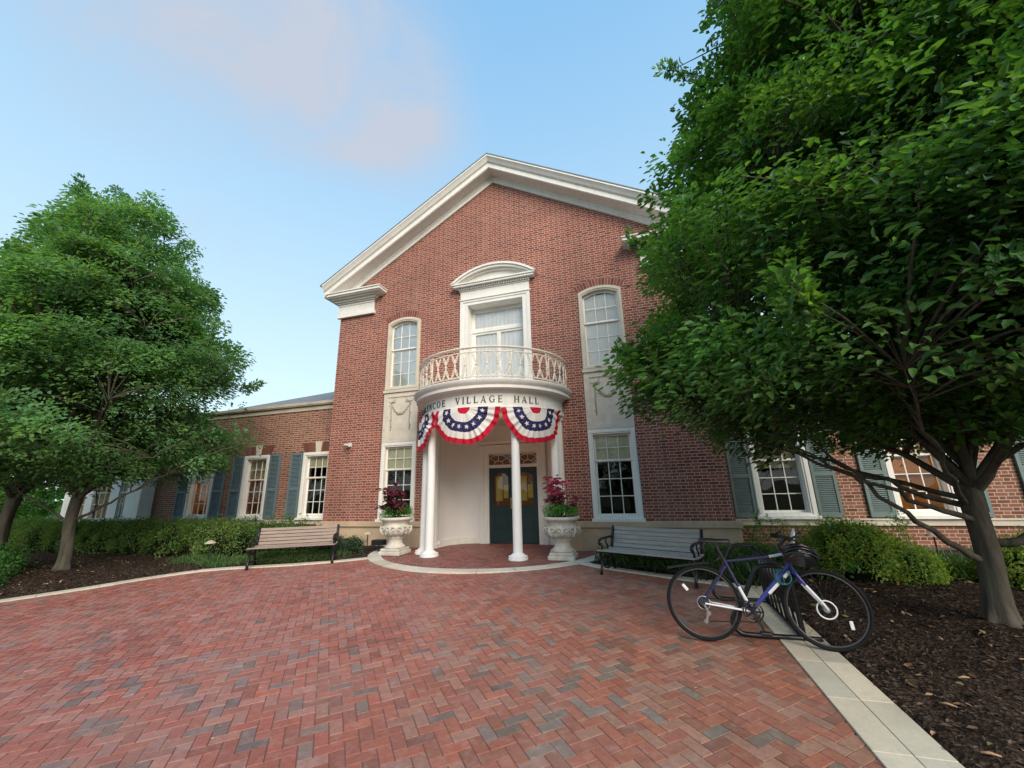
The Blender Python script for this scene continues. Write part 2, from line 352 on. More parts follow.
def copy_tree(o, parent=None):
    c = o.copy(); COL.objects.link(c)
    if parent: c.parent = parent
    for ch in list(o.children): copy_tree(ch, c)
    return c
def arcpts(x0, x1, zs, rise, n=12):
    """segmental arch from (x1,zs) over to (x0,zs)"""
    c = (x0+x1)/2; h = (x1-x0)/2; rad = (h*h+rise*rise)/(2*rise); zc = zs+rise-rad; a = math.asin(h/rad)
    return [(c+rad*math.sin(a-2*a*i/n), zc+rad*math.cos(a-2*a*i/n)) for i in range(n+1)]
def winshape(x0, x1, z0, z1, rise=0):
    if not rise: return [(x0, z0), (x1, z0), (x1, z1), (x0, z1)]
    return [(x0, z0), (x1, z0)]+arcpts(x0, x1, z1, rise)
SLOPE = .035
def gz(y): return -SLOPE*min(max(0., -y-2.4), 14)

# ------------------------------------------------------------------ ground
def ground():
    ys = [-400, -60, -16.4, -2.4, 0, 60, 500]; xs = [-500, -60, 0, 60, 500]
    v = [(x, y, gz(y)-.16) for y in ys for x in xs]; n = len(xs)
    f = [(j*n+i, j*n+i+1, (j+1)*n+i+1, (j+1)*n+i) for j in range(len(ys)-1) for i in range(n-1)]
    tag(MB().add(v, f).build('ground', 'ground'), kind='structure')
ground()
KL = [(-2.42, -1.75), (-2.88, -2.25), (-3.55, -2.66), (-4.3, -2.98), (-5.0, -3.36), (-5.45, -4.0), (-5.8, -4.8), (-6.28, -5.62), (-7.1, -6.9), (-8.4, -8.7), (-10, -11.2), (-11.5, -14)]
KR = [(2.25, -1.62), (2.71, -1.98), (3.6, -2.46), (4.3, -2.76), (4.6, -2.9)]
def smooth_line(P, k=5):
    P = [Vector((*p, 0)) for p in P]; out = []
    for i in range(len(P)-1):
        a = P[max(i-1, 0)]; b = P[i]; c = P[i+1]; d = P[min(i+2, len(P)-1)]
        for j in range(k):
            t = j/k; out.append(.5*((2*b)+(c-a)*t+(2*a-5*b+4*c-d)*t*t+(3*b-a-3*c+d)*t**3))
    out.append(P[-1]); return [(p.x, p.y) for p in out]
KLs = smooth_line(KL); KRs = smooth_line(KR)
RC = (-.14, .05); RO, RI = 2.89, 2.60
POLY = KLs+[(-11.5, -14), (4.62, -14), (4.62, -2.95)]+KRs[::-1]+[(2.25, -1.62), (1.5, -1.0), (-1.7, -1.0)]
PX = np.array(POLY)
def inside(x, y, P=PX):
    x = np.asarray(x)[..., None]; y = np.asarray(y)[..., None]; x0, y0 = P[:, 0], P[:, 1]; x1, y1 = np.roll(x0, -1), np.roll(y0, -1)
    c = ((y0 > y) != (y1 > y)) & (x < (x1-x0)*(y-y0)/(y1-y0+1e-12)+x0); return c.sum(-1) % 2 == 1
def disc(x, y, r=RI+.1): return (x-RC[0])**2+(y-RC[1])**2 < r*r
def pavers(test, name, zadd, mats, colf):
    a0 = R(41.3); ca, sa = math.cos(a0), math.sin(a0); u = .0905; V = []; F = []; CC = []
    for a in range(-200, 201):
        for b in range(-200, 201):
            c = (a-b) % 4
            if c == 0: rect = (a, b, a+2, b+1)
            elif c == 3: rect = (a, b, a+1, b+2)
            else: continue
            cx, cy = (rect[0]+rect[2])/2*u, (rect[1]+rect[3])/2*u
            X, Y = cx*ca-cy*sa, cx*sa+cy*ca; Y -= 4
            if not test(X, Y): continue
            g = .0018+random.random()*.0012; dz = random.gauss(0, .0008)+zadd; tx, ty = random.gauss(0, .004), random.gauss(0, .004)
            o = len(V)
            for (ins, zz) in ((g, -.007), (g+.002, 0)):
                for (px, py) in ((rect[0]*u+ins, rect[1]*u+ins), (rect[2]*u-ins, rect[1]*u+ins), (rect[2]*u-ins, rect[3]*u-ins), (rect[0]*u+ins, rect[3]*u-ins)):
                    lx, ly = px-cx, py-cy; wx, wy = px*ca-py*sa, px*sa+py*ca-4
                    V.append((wx, wy, gz(wy)+dz+zz+(lx*tx+ly*ty)))
            F += [(o+4, o+5, o+6, o+7)]+[(o+k, o+(k+1) % 4, o+4+(k+1) % 4, o+4+k) for k in range(4)]; CC += [colf(X, Y)]*5
    m = MB(); m.v = V; m.f = F; m.mi = [0]*len(F); m.c = CC; o = m.build(name, mats, fix=False); return tag(o, kind='structure')
def jit(c, s=.13):
    k = 1+random.gauss(0, s); h = random.gauss(0, .03); return (max(.01, c[0]*k*(1+h)), max(.01, c[1]*k), max(.01, c[2]*k*(1-h)))
def col_plaza(x, y):
    t = random.random(); pale = 1/(1+math.exp((x+1.2)*.9)); near = 1/(1+math.exp((y+5.2)*1.1))
    lump = math.sin(x*2.1+math.sin(y*1.7)*2)*math.sin(y*2.6+math.sin(x*1.3)*2); grey = (.03+.07*near)*(1+1.1*lump)
    if t < grey: c = random.choice([(.205, .13, .12), (.235, .15, .14), (.18, .11, .10)])
    elif t < grey+.20+.15*pale: c = (.36, .15, .12)
    elif t < grey+.55: c = (.37, .105, .075)
    elif t < grey+.80: c = (.32, .098, .072)
    else: c = random.choice([(.27, .095, .075), (.31, .125, .10), (.25, .085, .068)])
    k = 1/(1+math.exp(-(x-1.8)*1.3)); c = (c[0]*(1-.17*k), c[1]*(1+.10*k), c[2]*(1-.06*k))
    return jit(c, .07)
pavers(lambda x, y: bool(inside(x, y)) and not disc(x, y, RO-.06), 'plaza_paving', .0, 'paver', col_plaza)
pavers(lambda x, y: disc(x, y, RI+.08) and y < 1.3 and (y < .1 or -1.9 < x < 1.9), 'porch_paving', .004, 'paver', lambda x, y: jit(random.choice([(.27, .08, .06), (.24, .075, .06), (.30, .10, .08), (.20, .07, .06)]), .08))
# joint bed under the pavers
def sheet(P, z, name, mat):
    m = MB(); n = len(P); tr = tessellate_polygon([[Vector((x, y, 0)) for x, y in P]])
    fs = []
    for t in tr:
        a, b, c = (Vector((*P[i], 0)) for i in t); fs.append(tuple(t) if (b-a).cross(c-a).z > 0 else (t[0], t[2], t[1]))
    m.add([(x, y, gz(y)+z) for x, y in P], fs); return m.build(name, mat, fix=False)
def bed():
    xs = np.arange(-12, 5, .5); ys = np.array([-14.2]+list(np.arange(-13.9, -2.4, .5))+[-2.4, 1.4]); m = MB(); V = []; F = []
    for j in range(len(ys)-1):
        for i in range(len(xs)-1):
            cx, cy = (xs[i]+xs[i+1])/2, (ys[j]+ys[j+1])/2
            F.append((j*len(xs)+i, j*len(xs)+i+1, (j+1)*len(xs)+i+1, (j+1)*len(xs)+i))
    V = [(x, y, gz(y)-.0045) for y in ys for x in xs]
    keep = []
    for f in F:
        cx = sum(V[i][0] for i in f)/4; cy = sum(V[i][1] for i in f)/4
        if any(inside(V[i][0], V[i][1]) for i in f) or disc(cx, cy, 2.7): keep.append(f)
    m.add(V, keep); tag(m.build('joint_sand_bed', 'sand', fix=False), kind='structure')
bed()
# kerbs
def kerb_line(P, wid, name, stones=.62, h=.02):
    m = MB(); P = [Vector((*p, 0)) for p in P]; L = 0; col = jit((.62, .57, .46), .07)
    offs = []
    for i, p in enumerate(P):
        t = (P[min(i+1, len(P)-1)]-P[max(i-1, 0)]).normalized(); offs.append(Vector((-t.y, t.x, 0)))
    for i in range(len(P)-1):
        L += (P[i+1]-P[i]).length
        if L > stones: L = 0; col = jit((.62, .57, .46), .07); e = .992
        else: e = 1
        a0, a1 = P[i]-offs[i]*wid/2, P[i]+offs[i]*wid/2; b0, b1 = P[i]+(P[i+1]-P[i])*(e if e == 1 else .97)-offs[i+1]*wid/2, P[i]+(P[i+1]-P[i])*(e if e == 1 else .97)+offs[i+1]*wid/2
        vs = [(q.x, q.y, gz(q.y)+z) for z in (-.08, h) for q in (a0, a1, b1, b0)]
        m.add(vs, [(4, 5, 6, 7), (0, 1, 5, 4), (1, 2, 6, 5), (2, 3, 7, 6), (3, 0, 4, 7)], 0, col)
    return tag(m.build(name, 'kerb_attr'), kind='structure')
kerb_line(KLs, .17, 'kerb_left'); kerb_line(KRs, .17, 'kerb_right')
def slab_strip():
    m = MB(); y = -2.86; k = 0
    while y > -14:
        for j, (x0, x1) in enumerate(((4.555, 4.752), (4.757, 4.955))):
            L = .60; ya = y - (.0 if j == 0 else 0); c = jit((.60, .555, .44), .08)
            m.box(x0, x1, ya-L+.004, ya, 0, 0, 0, c)
            n = len(m.v)
            for q in range(n-8, n):
                px, py, pz = m.v[q]; top = q >= n-4; m.v[q] = (px, py, gz(py)+(.012 if top else -.06))
        y -= .60; k += 1
    tag(m.build('kerb_slabs', 'kerb_attr', bevel=.004), kind='structure')
slab_strip()
def ring():
    m = MB(); n = 14
    for i in range(n):
        a0 = R(-97)+R(194)*i/n; a1 = R(-97)+R(194)*(i+1)/n-.003
        c = jit((.64, .59, .49), .07); o = len(m.f)
        m.lathe([(RI, -.05), (RI, .014), (RO, .014), (RO, -.05)], RC[0], RC[1], 6, a0, a1, 0, True)
        for q in range(o, len(m.f)): m.c[q] = c
    tag(m.build('kerb_ring', 'kerb_attr'), kind='structure')
ring()
# mulch beds: a height field that dips under the paving
def hash_noise(x, y, s, seed):
    x = x*s; y = y*s; xi = np.floor(x).astype(int); yi = np.floor(y).astype(int); fx = x-xi; fy = y-yi
    def h(a, b): v = np.sin(a*127.1+b*311.7+seed*74.7)*43758.5453; return v-np.floor(v)
    fx = fx*fx*(3-2*fx); fy = fy*fy*(3-2*fy)
    return (h(xi, yi)*(1-fx)+h(xi+1, yi)*fx)*(1-fy)+(h(xi, yi+1)*(1-fx)+h(xi+1, yi+1)*fx)*fy
def pdist(x, y):
    """distance to the paving's outline"""
    P = PX; x0, y0 = P[:, 0], P[:, 1]; x1, y1 = np.roll(x0, -1), np.roll(y0, -1); dx, dy = x1-x0, y1-y0
    t = np.clip(((x[..., None]-x0)*dx+(y[..., None]-y0)*dy)/(dx*dx+dy*dy+1e-12), 0, 1)
    return np.hypot(x[..., None]-x0-t*dx, y[..., None]-y0-t*dy).min(-1)
def mulch_h(x, y):
    x = np.asarray(x, float); y = np.asarray(y, float)
    g = -SLOPE*np.clip(-y-2.4, 0, 14)
    dp = np.minimum(pdist(x, y), np.abs(np.hypot(x-RC[0], y-RC[1])-RO)); d = np.where(x > 4.9, np.maximum(x-4.955, 0), dp)
    d = np.where(y > -2.4, dp, d)
    ins = inside(x, y) | (np.hypot(x-RC[0], y-RC[1]) < RO) | ((x > 4.5) & (x < 4.955) & (y < -2.86))
    rise = .06*(1-np.exp(-d*1.8)); n = (hash_noise(x, y, 2.2, 1)-.5)*.05+(hash_noise(x, y, 9, 2)-.5)*.028+(hash_noise(x, y, 24, 3)-.5)*.02
    n = n*np.clip(d*4, .15, 1)
    mound = .10*np.exp(-((x-6.55)**2+(y+4.45)**2)/.5)+0.06*np.exp(-((x+7.75)**2+(y+4.2)**2)/.4)
    z = g-.004+rise+n+mound
    return np.where(ins, g-.1, z)
def mulch():
    for (xa, xb, ya, yb, st, nm) in ((4.6, 13, -10.5, .9, .05, 'mulch_bed_right'), (-18, -2.0, -11, .9, .08, 'mulch_bed_left'), (2.0, 4.6, -3.2, .9, .05, 'mulch_bed_centre')):
        xs = np.arange(xa, xb+1e-6, st); ys = np.arange(ya, yb, st); X, Y = np.meshgrid(xs, ys); Z = mulch_h(X, Y); nx, ny = len(xs), len(ys)
        V = np.c_[X.ravel(), Y.ravel(), Z.ravel()]; I = np.arange(nx*ny).reshape(ny, nx)
        F = np.stack([I[:-1, :-1], I[:-1, 1:], I[1:, 1:], I[1:, :-1]], -1).reshape(-1, 4)
        o = npmesh(nm, V, F, MAT['mulch'], smooth=True); tag(o, kind='structure')
def npmesh(name, V, F, mat, cols=None, parent=None, smooth=False):
    V = np.asarray(V, np.float32); F = np.asarray(F, np.int32); me = bpy.data.meshes.new(name); k = F.shape[1]
    me.vertices.add(len(V)); me.vertices.foreach_set('co', V.ravel()); me.loops.add(F.size); me.loops.foreach_set('vertex_index', F.ravel())
    me.polygons.add(len(F)); me.polygons.foreach_set('loop_start', np.arange(len(F), dtype=np.int32)*k); me.polygons.foreach_set('loop_total', np.full(len(F), k, np.int32))
    me.update(calc_edges=True)
    if cols is not None:
        at = me.color_attributes.new('Col', 'FLOAT_COLOR', 'POINT'); at.data.foreach_set('color', np.c_[cols, np.ones(len(cols))].astype(np.float32).ravel())
    me.materials.append(mat)
    if smooth: me.polygons.foreach_set('use_smooth', [True]*len(F))
    o = bpy.data.objects.new(name, me); COL.objects.link(o)
    if parent: o.parent = parent; o.location = -PW[parent.name] if parent.name in PW else (0, 0, 0)
    return o
mulch()

# ------------------------------------------------------------------ leaves
def unit(v): return v/np.maximum(np.linalg.norm(v, axis=-1, keepdims=True), 1e-9)
def leaves(P, D, Nn, L, Wd, fold=.25):
    """P base points, D directions, Nn normals, L lengths, Wd widths -> vertices, quads (two per leaf)"""
    D = unit(D); S = unit(np.cross(D, Nn)); U = np.cross(S, D); L = L[:, None]; Wd = Wd[:, None]
    base = P; tip = P+D*L-U*L*.18; up = U*Wd*fold
    l1 = P+D*L*.33-S*Wd*.5+up; l2 = P+D*L*.70-S*Wd*.38+up*.7-U*L*.06; r1 = P+D*L*.33+S*Wd*.5+up; r2 = P+D*L*.70+S*Wd*.38+up*.7-U*L*.06
    V = np.stack([base, l1, l2, tip, r2, r1], 1).reshape(-1, 3); n = len(P); o = np.arange(n)[:, None]*6
    F = np.concatenate([o+np.array([[0, 3, 2, 1]]), o+np.array([[0, 5, 4, 3]])], 0); return V, F
def rand_unit(n):
    v = rng.normal(size=(n, 3)); return unit(v)
def foliage(name, C, Nc, Dc, per, rad, leafL, mat, base, parent=None, var=.22, flat=.35, yellow=.12, wr=.50, tint=None, small=0):
    """C clump centres, Nc clump normals, Dc outward dirs; per leaves in every clump spread in a flattish disc"""
    n = len(C)*per; ci = np.repeat(np.arange(len(C)), per); N_ = Nc[ci]; Dd = Dc[ci]
    T = unit(np.cross(N_, rand_unit(len(C))[ci]+1e-3)); B = np.cross(N_, T)
    rr = np.sqrt(rng.random(n))*rad*(.6+.8*rng.random(len(C))[ci]); th = rng.random(n)*2*PI
    off = T*(rr*np.cos(th))[:, None]+B*(rr*np.sin(th))[:, None]
    P = C[ci]+off+N_*(rng.normal(size=n)*rad*flat)[:, None]-N_*((rr/rad)**2*rad*.25)[:, None]
    D = unit(unit(off+1e-6)*.9+Dd*.7+rand_unit(n)*.45+np.array([0, 0, -.15])); Nl = unit(N_+rand_unit(n)*.45)
    L = leafL*(.55+.75*rng.random(n)); V, F = None, None
    if small: sm = ci >= len(C)-small; P[sm] = C[ci][sm]+(P[sm]-C[ci][sm])*.45
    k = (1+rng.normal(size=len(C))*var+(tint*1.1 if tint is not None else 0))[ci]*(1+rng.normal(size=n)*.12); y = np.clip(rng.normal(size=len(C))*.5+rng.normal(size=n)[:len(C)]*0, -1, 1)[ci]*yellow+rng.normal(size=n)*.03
    V, F = leaves(P, D, Nl, L, L*wr*(.8+.4*rng.random(n)))
    col = np.array(base)[None]*np.clip(k, .45, 1.9)[:, None]; col = col*np.stack([1+y*2.2, 1+y*.6, 1-y*.6], 1); col = np.clip(col, .004, .9)
    return npmesh(name, V, F, mat, np.repeat(col, 6, 0), parent)
def bez(a, b, c, n): return [a*(1-t)**2+b*2*t*(1-t)+c*t*t for t in np.linspace(0, 1, n)]
def tree(name, base, lean, trunk_r, fork, prof, label, cat, group, nclump, per, rad, leafL, color, nl=26, seed=1, lowlimbs=(), squash=(1, 1), shell=.55, hole=0., lobes=60, lobe_r=.85, fill=.22, shoots=25, amp=1.):
    global rng
    rng = np.random.default_rng(seed); rs = random.Random(seed)
    e = empty(name, base, label, cat, group); base = np.array(base, float)
    zs = np.array([p[0] for p in prof]); rsz = np.array([p[1] for p in prof])
    ph = [rs.random()*6.28 for _ in range(6)]
    def Rz(z, th=0):
        r = np.interp(z, zs, rsz, left=0, right=0); return r*(1+amp*(.10*max(0, z/zs[-1]-.5)*2*np.sin(4*th+ph[4]+z*2.6)+.06*np.sin(3*th+ph[0]+z*.9)+.06*np.sin(5*th+ph[1]-z*2.1)+.06*np.sin(9*th+ph[2]+z*3.7)))
    m = MB(); top = base+np.array([lean[0], lean[1], fork]); nk = 28; nl_ = 26; vs_ = []
    for i in range(nl_):
        t = i/(nl_-1); zz = -.12+(fork+.12)*t; hgt = max(zz, 0); fl = math.exp(-max(zz+.02, 0)/.11)*.62+math.exp(-hgt/.40)*.14
        cxy = base+np.array([lean[0]*max(0, hgt/fork)+.025*math.sin(t*5), lean[1]*max(0, hgt/fork)+.02*math.sin(t*7), zz])
        for k in range(nk):
            a = 2*PI*k/nk; lob = .5+.5*math.cos(5*a+ph[0]+.6*math.sin(2*a)); rd = trunk_r*(1+fl*(.45+1.1*lob)+.05*math.cos(3*a+ph[1]+t*2)+.03*math.cos(7*a+t*3)+.12*max(0, t-.8)*5*.5)
            vs_.append((cxy[0]+rd*math.cos(a), cxy[1]+rd*math.sin(a), cxy[2]))
    m.add(vs_, [(i*nk+k, i*nk+(k+1) % nk, (i+1)*nk+(k+1) % nk, (i+1)*nk+k) for i in range(nl_-1) for k in range(nk)]+[tuple((nl_-1)*nk+k for k in range(nk))])
    S = []; H = zs[-1]
    def limb(p0, p1, p2, r0, n=10):
        P = bez(p0, p1, p2, n); off = [np.array([rs.gauss(0, 1), rs.gauss(0, 1), rs.gauss(0, .6)])*.035*math.sin(PI*i/(n-1)) for i in range(n)]
        P = [P[i]+off[i] for i in range(n)]; m.tube(P, [r0*(1-.82*i/(n-1)) for i in range(n)], 8, cap=False); S.extend([(P[i], r0*(1-.82*i/(n-1))) for i in range(2, n)]); return P
    # leader
    ltop = base+np.array([lean[0]*1.3, lean[1]*1.3, H*.93]); limb(top-np.array([0, 0, .1]), (top+ltop)/2+np.array([.12, -.1, 0]), ltop, trunk_r*.72, 14)
    for i in range(nl):
        th = i*2.399+rs.random()*.4; f = (i+.5)/nl; zt = fork+.6+(H*.86-fork)*f**1.0; rt = float(Rz(zt, th))*(.50+.22*rs.random())
        z0 = fork*.93+(zt-fork)*.42*rs.uniform(.6, 1.0)*f; st = top*(1-(z0-fork)/(H*.93-fork)) + ltop*((z0-fork)/(H*.93-fork)) if z0 > fork else base+(top-base)*(z0/fork)
        st = np.array(st); tgt = np.array([base[0]+lean[0]+math.cos(th)*rt*squash[0], base[1]+lean[1]+math.sin(th)*rt*squash[1], base[2]+zt])
        mid = st+(tgt-st)*.5+np.array([0, 0, .28*rt]) ; limb(st, mid, tgt, trunk_r*(.46-.2*f))
    for (a, b, c, r0) in lowlimbs: limb(np.array(a), np.array(b), np.array(c), r0, 14)
    # the crown is a set of flattened leaf masses carried by the limbs, thinner between them
    C = []; Dn = []; Nn = []; LB = []; LC = []
    nlobe = lobes
    for i in range(nlobe):
        for _ in range(60):
            z = rs.uniform(zs[0], zs[-1]); th = rs.random()*2*PI
            if rs.random() < (float(Rz(z))/rsz.max())**1.2+.04: break
        Rm = float(Rz(z, th)); q = rs.uniform(.80, 1.0) if rs.random() < .72 else rs.uniform(.15, .75); sz = lobe_r*rs.uniform(.65, 1.25)*(.55+.45*min(1, Rm/rsz.max()*1.4)); rq = max(0, Rm*q-sz*.80)
        LB.append((base[0]+lean[0]+math.cos(th)*rq*squash[0], base[1]+lean[1]+math.sin(th)*rq*squash[1], base[2]+max(z, zs[0]+sz*.35), sz, rs.uniform(.5, .8), th)); LC.append(rs.gauss(0, .16))
    wts = [l[3]**2 for l in LB]; tint = []
    while len(C) < nclump:
        if rs.random() < fill:
            z = rs.uniform(zs[0], zs[-1]); th = rs.random()*2*PI; Rm = float(Rz(z, th)); q = math.sqrt(rs.random())*.86
            if rs.random() > (Rm/rsz.max())**1.3: continue
            p = np.array([base[0]+lean[0]+math.cos(th)*Rm*q*squash[0], base[1]+lean[1]+math.sin(th)*Rm*q*squash[1], base[2]+z]); tint.append(0)
        else:
            k = rs.choices(range(nlobe), wts)[0]; lx, ly, lz, sz, fl, lth = LB[k]
            v = np.array([rs.gauss(0, 1), rs.gauss(0, 1), rs.gauss(0, 1)]); v /= np.linalg.norm(v); v[2] = abs(v[2]) if rs.random() < .6 else v[2]
            r_q = 1-abs(rs.gauss(0, .22)); p = np.array([lx, ly, lz])+v*np.array([sz, sz, sz*fl])*r_q; th = math.atan2(p[1]-base[1]-lean[1], p[0]-base[0]-lean[0]); p[2] = max(p[2], base[2]+zs[0]-.12+abs(rs.gauss(0, .12))); tint.append(LC[k]+.12*v[2])  # tint puts skylight into the leaf colour: tops lighter, undersides darker
            z = p[2]-base[2]
        d = np.array([math.cos(th), math.sin(th), .10+.5*(z/H)]); d /= np.linalg.norm(d)
        nn = np.array([math.cos(th)*.5, math.sin(th)*.5, 1.])+np.array([rs.gauss(0, .25) for _ in range(3)]); nn /= np.linalg.norm(nn)
        C.append(p); Dn.append(d); Nn.append(nn)
    # a few leafy shoots that break the outline
    for i in range(shoots):
        z = rs.uniform(zs[0]+.4, zs[-1]); th = rs.random()*2*PI; Rm = float(Rz(z, th)); d = np.array([math.cos(th), math.sin(th), .55+.6*z/H]); d /= np.linalg.norm(d); p0 = np.array([base[0]+lean[0]+math.cos(th)*Rm*.85, base[1]+lean[1]+math.sin(th)*Rm*.85, base[2]+z]); Ls = rs.uniform(.35, .8)
        m.tube([p0, p0+d*Ls*.5, p0+d*Ls], [.010, .007, .003], 5, cap=False)
        for k in range(5): C.append(p0+d*Ls*(.2+.2*k)); Dn.append(d); nn = np.cross(d, [rs.gauss(0, 1), rs.gauss(0, 1), .2]); Nn.append(nn/np.linalg.norm(nn)+np.array([0, 0, .4])); tint.append(.05)
    C = np.array(C); Dn = np.array(Dn); Nn = unit(np.array(Nn)); tint = np.array(tint)
    SP = np.array([s[0] for s in S]); SR = np.array([s[1] for s in S])
    for i in range(0, len(C)):
        if i % 3: continue
        d2 = ((SP-C[i])**2).sum(1)+np.maximum(0, SP[:, 2]-C[i][2]+.1)*3; j = int(d2.argmin())
        if np.linalg.norm(SP[j]-C[i]) < 1.7:
            md = (SP[j]+C[i])/2+np.array([0, 0, .06]); m.tube([SP[j], md, C[i]], [min(SR[j]*.7, .022), .011, .005], 5, cap=False)
    m.build('trunk', 'bark', e, smooth='all', fix=False)
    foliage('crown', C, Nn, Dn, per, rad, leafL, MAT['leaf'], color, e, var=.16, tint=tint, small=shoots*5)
    return e

# ------------------------------------------------------------------ village hall
hall = empty('village_hall', (0, 0, 0), 'red brick village hall with white gabled centre, round columned porch and two low shuttered wings', 'building')
BX = 5.24; ZA = 10.51; SL_ = .59; ZC = ZA-SL_*BX
upL = (-3.428, -2.324); upR = (2.324, 3.428); LZ = (.63, 2.72); UZ = (4.23, 6.336)
holes = []
for (a, b) in (upL, upR): holes.append(winshape(a, b, *UZ, .14)); holes.append(winshape(a, b, LZ[0]+.001, LZ[1]))
holes.append(winshape(-.95, .95, 3.70, 6.58))
PXC = -.05    # porch axis
holes.append(winshape(PXC-1.62, PXC+1.62, .001-.2, 3.35))
main = MB()
outer = [(-BX, -.2), (PXC-1.62, -.2), (PXC-1.62, 3.35), (PXC+1.62, 3.35), (PXC+1.62, -.2), (BX, -.2), (BX, ZC), (0, ZA), (-BX, ZC)]
main.plate(outer, holes[:-1], 0, .3)
for sx in (-1, 1): main.box(min(sx*BX, sx*(BX-.3)), max(sx*BX, sx*(BX-.3)), .302, 12, -.2, ZC-.02)
main.plate([(-BX, -.2), (BX, -.2), (BX, ZC), (0, ZA), (-BX, ZC)], [], 12, .3)
main.build('wall', 'brick', hall)
# arches of rowlock bricks over the upper windows
def arch_bricks(x0, x1, zs, rise, h, name='brick_arch', y=-.006, flare=0):
    m = MB(); c = (x0+x1)/2; hh = (x1-x0)/2; rad = (hh*hh+rise*rise)/(2*rise); zc = zs+rise-rad; a = math.asin(hh/rad); n = int(2*a*rad/.073)
    for i in range(n):
        a0 = -a+2*a*i/n+.0035/rad; a1 = -a+2*a*(i+1)/n-.0035/rad; col = jit(random.choice([(.22, .072, .052), (.185, .06, .045), (.25, .095, .068)]), .12)
        pts = [(c+rr*math.sin(t), zc+rr*math.cos(t)) for rr, t in ((rad+.004, a0), (rad+.004, a1), (rad+h, a1), (rad+h, a0))]
        m.plate(pts, [], y, .03, 0, col)
    m.build(name, 'archbrick', hall)
    m = MB(); P = [(c+(rad+h+.004)*math.sin(-a+2*a*i/16), zc+(rad+h+.004)*math.cos(-a+2*a*i/16)) for i in range(17)]+[(c+(rad)*math.sin(a-2*a*i/16), zc+(rad)*math.cos(a-2*a*i/16)) for i in range(17)]
    m.plate(P, [], -.002, .03); return m
jm = None
for (a, b) in (upL, upR): arch_bricks(a-.02, b+.02, UZ[1]+.004, .14, .21).build('arch_mortar', 'limestone', hall)
# plinth and ledge
pl = MB()
for (a, b) in ((-BX-.07, PXC-1.64), (PXC+1.64, BX+.07)):
    pl.box(a, b, -.07, -.002, -.2, .50); pl.box(a-.03 if a < -4 else a, b+.03 if b > 4 else b, -.12, -.003, .503, .628)
for sx in (-1, 1): pl.box(min(sx*(BX+.07), sx*(BX+.002)), max(sx*(BX+.07), sx*(BX+.002)), .001, .58, -.2, .50); pl.box(min(sx*(BX+.12), sx*(BX+.002)), max(sx*(BX+.12), sx*(BX+.002)), .001, .58, .503, .628)
for q in pl.split(lambda c: c.x > 0): q.build('plinth', 'plinthstone', hall, bevel=.008)

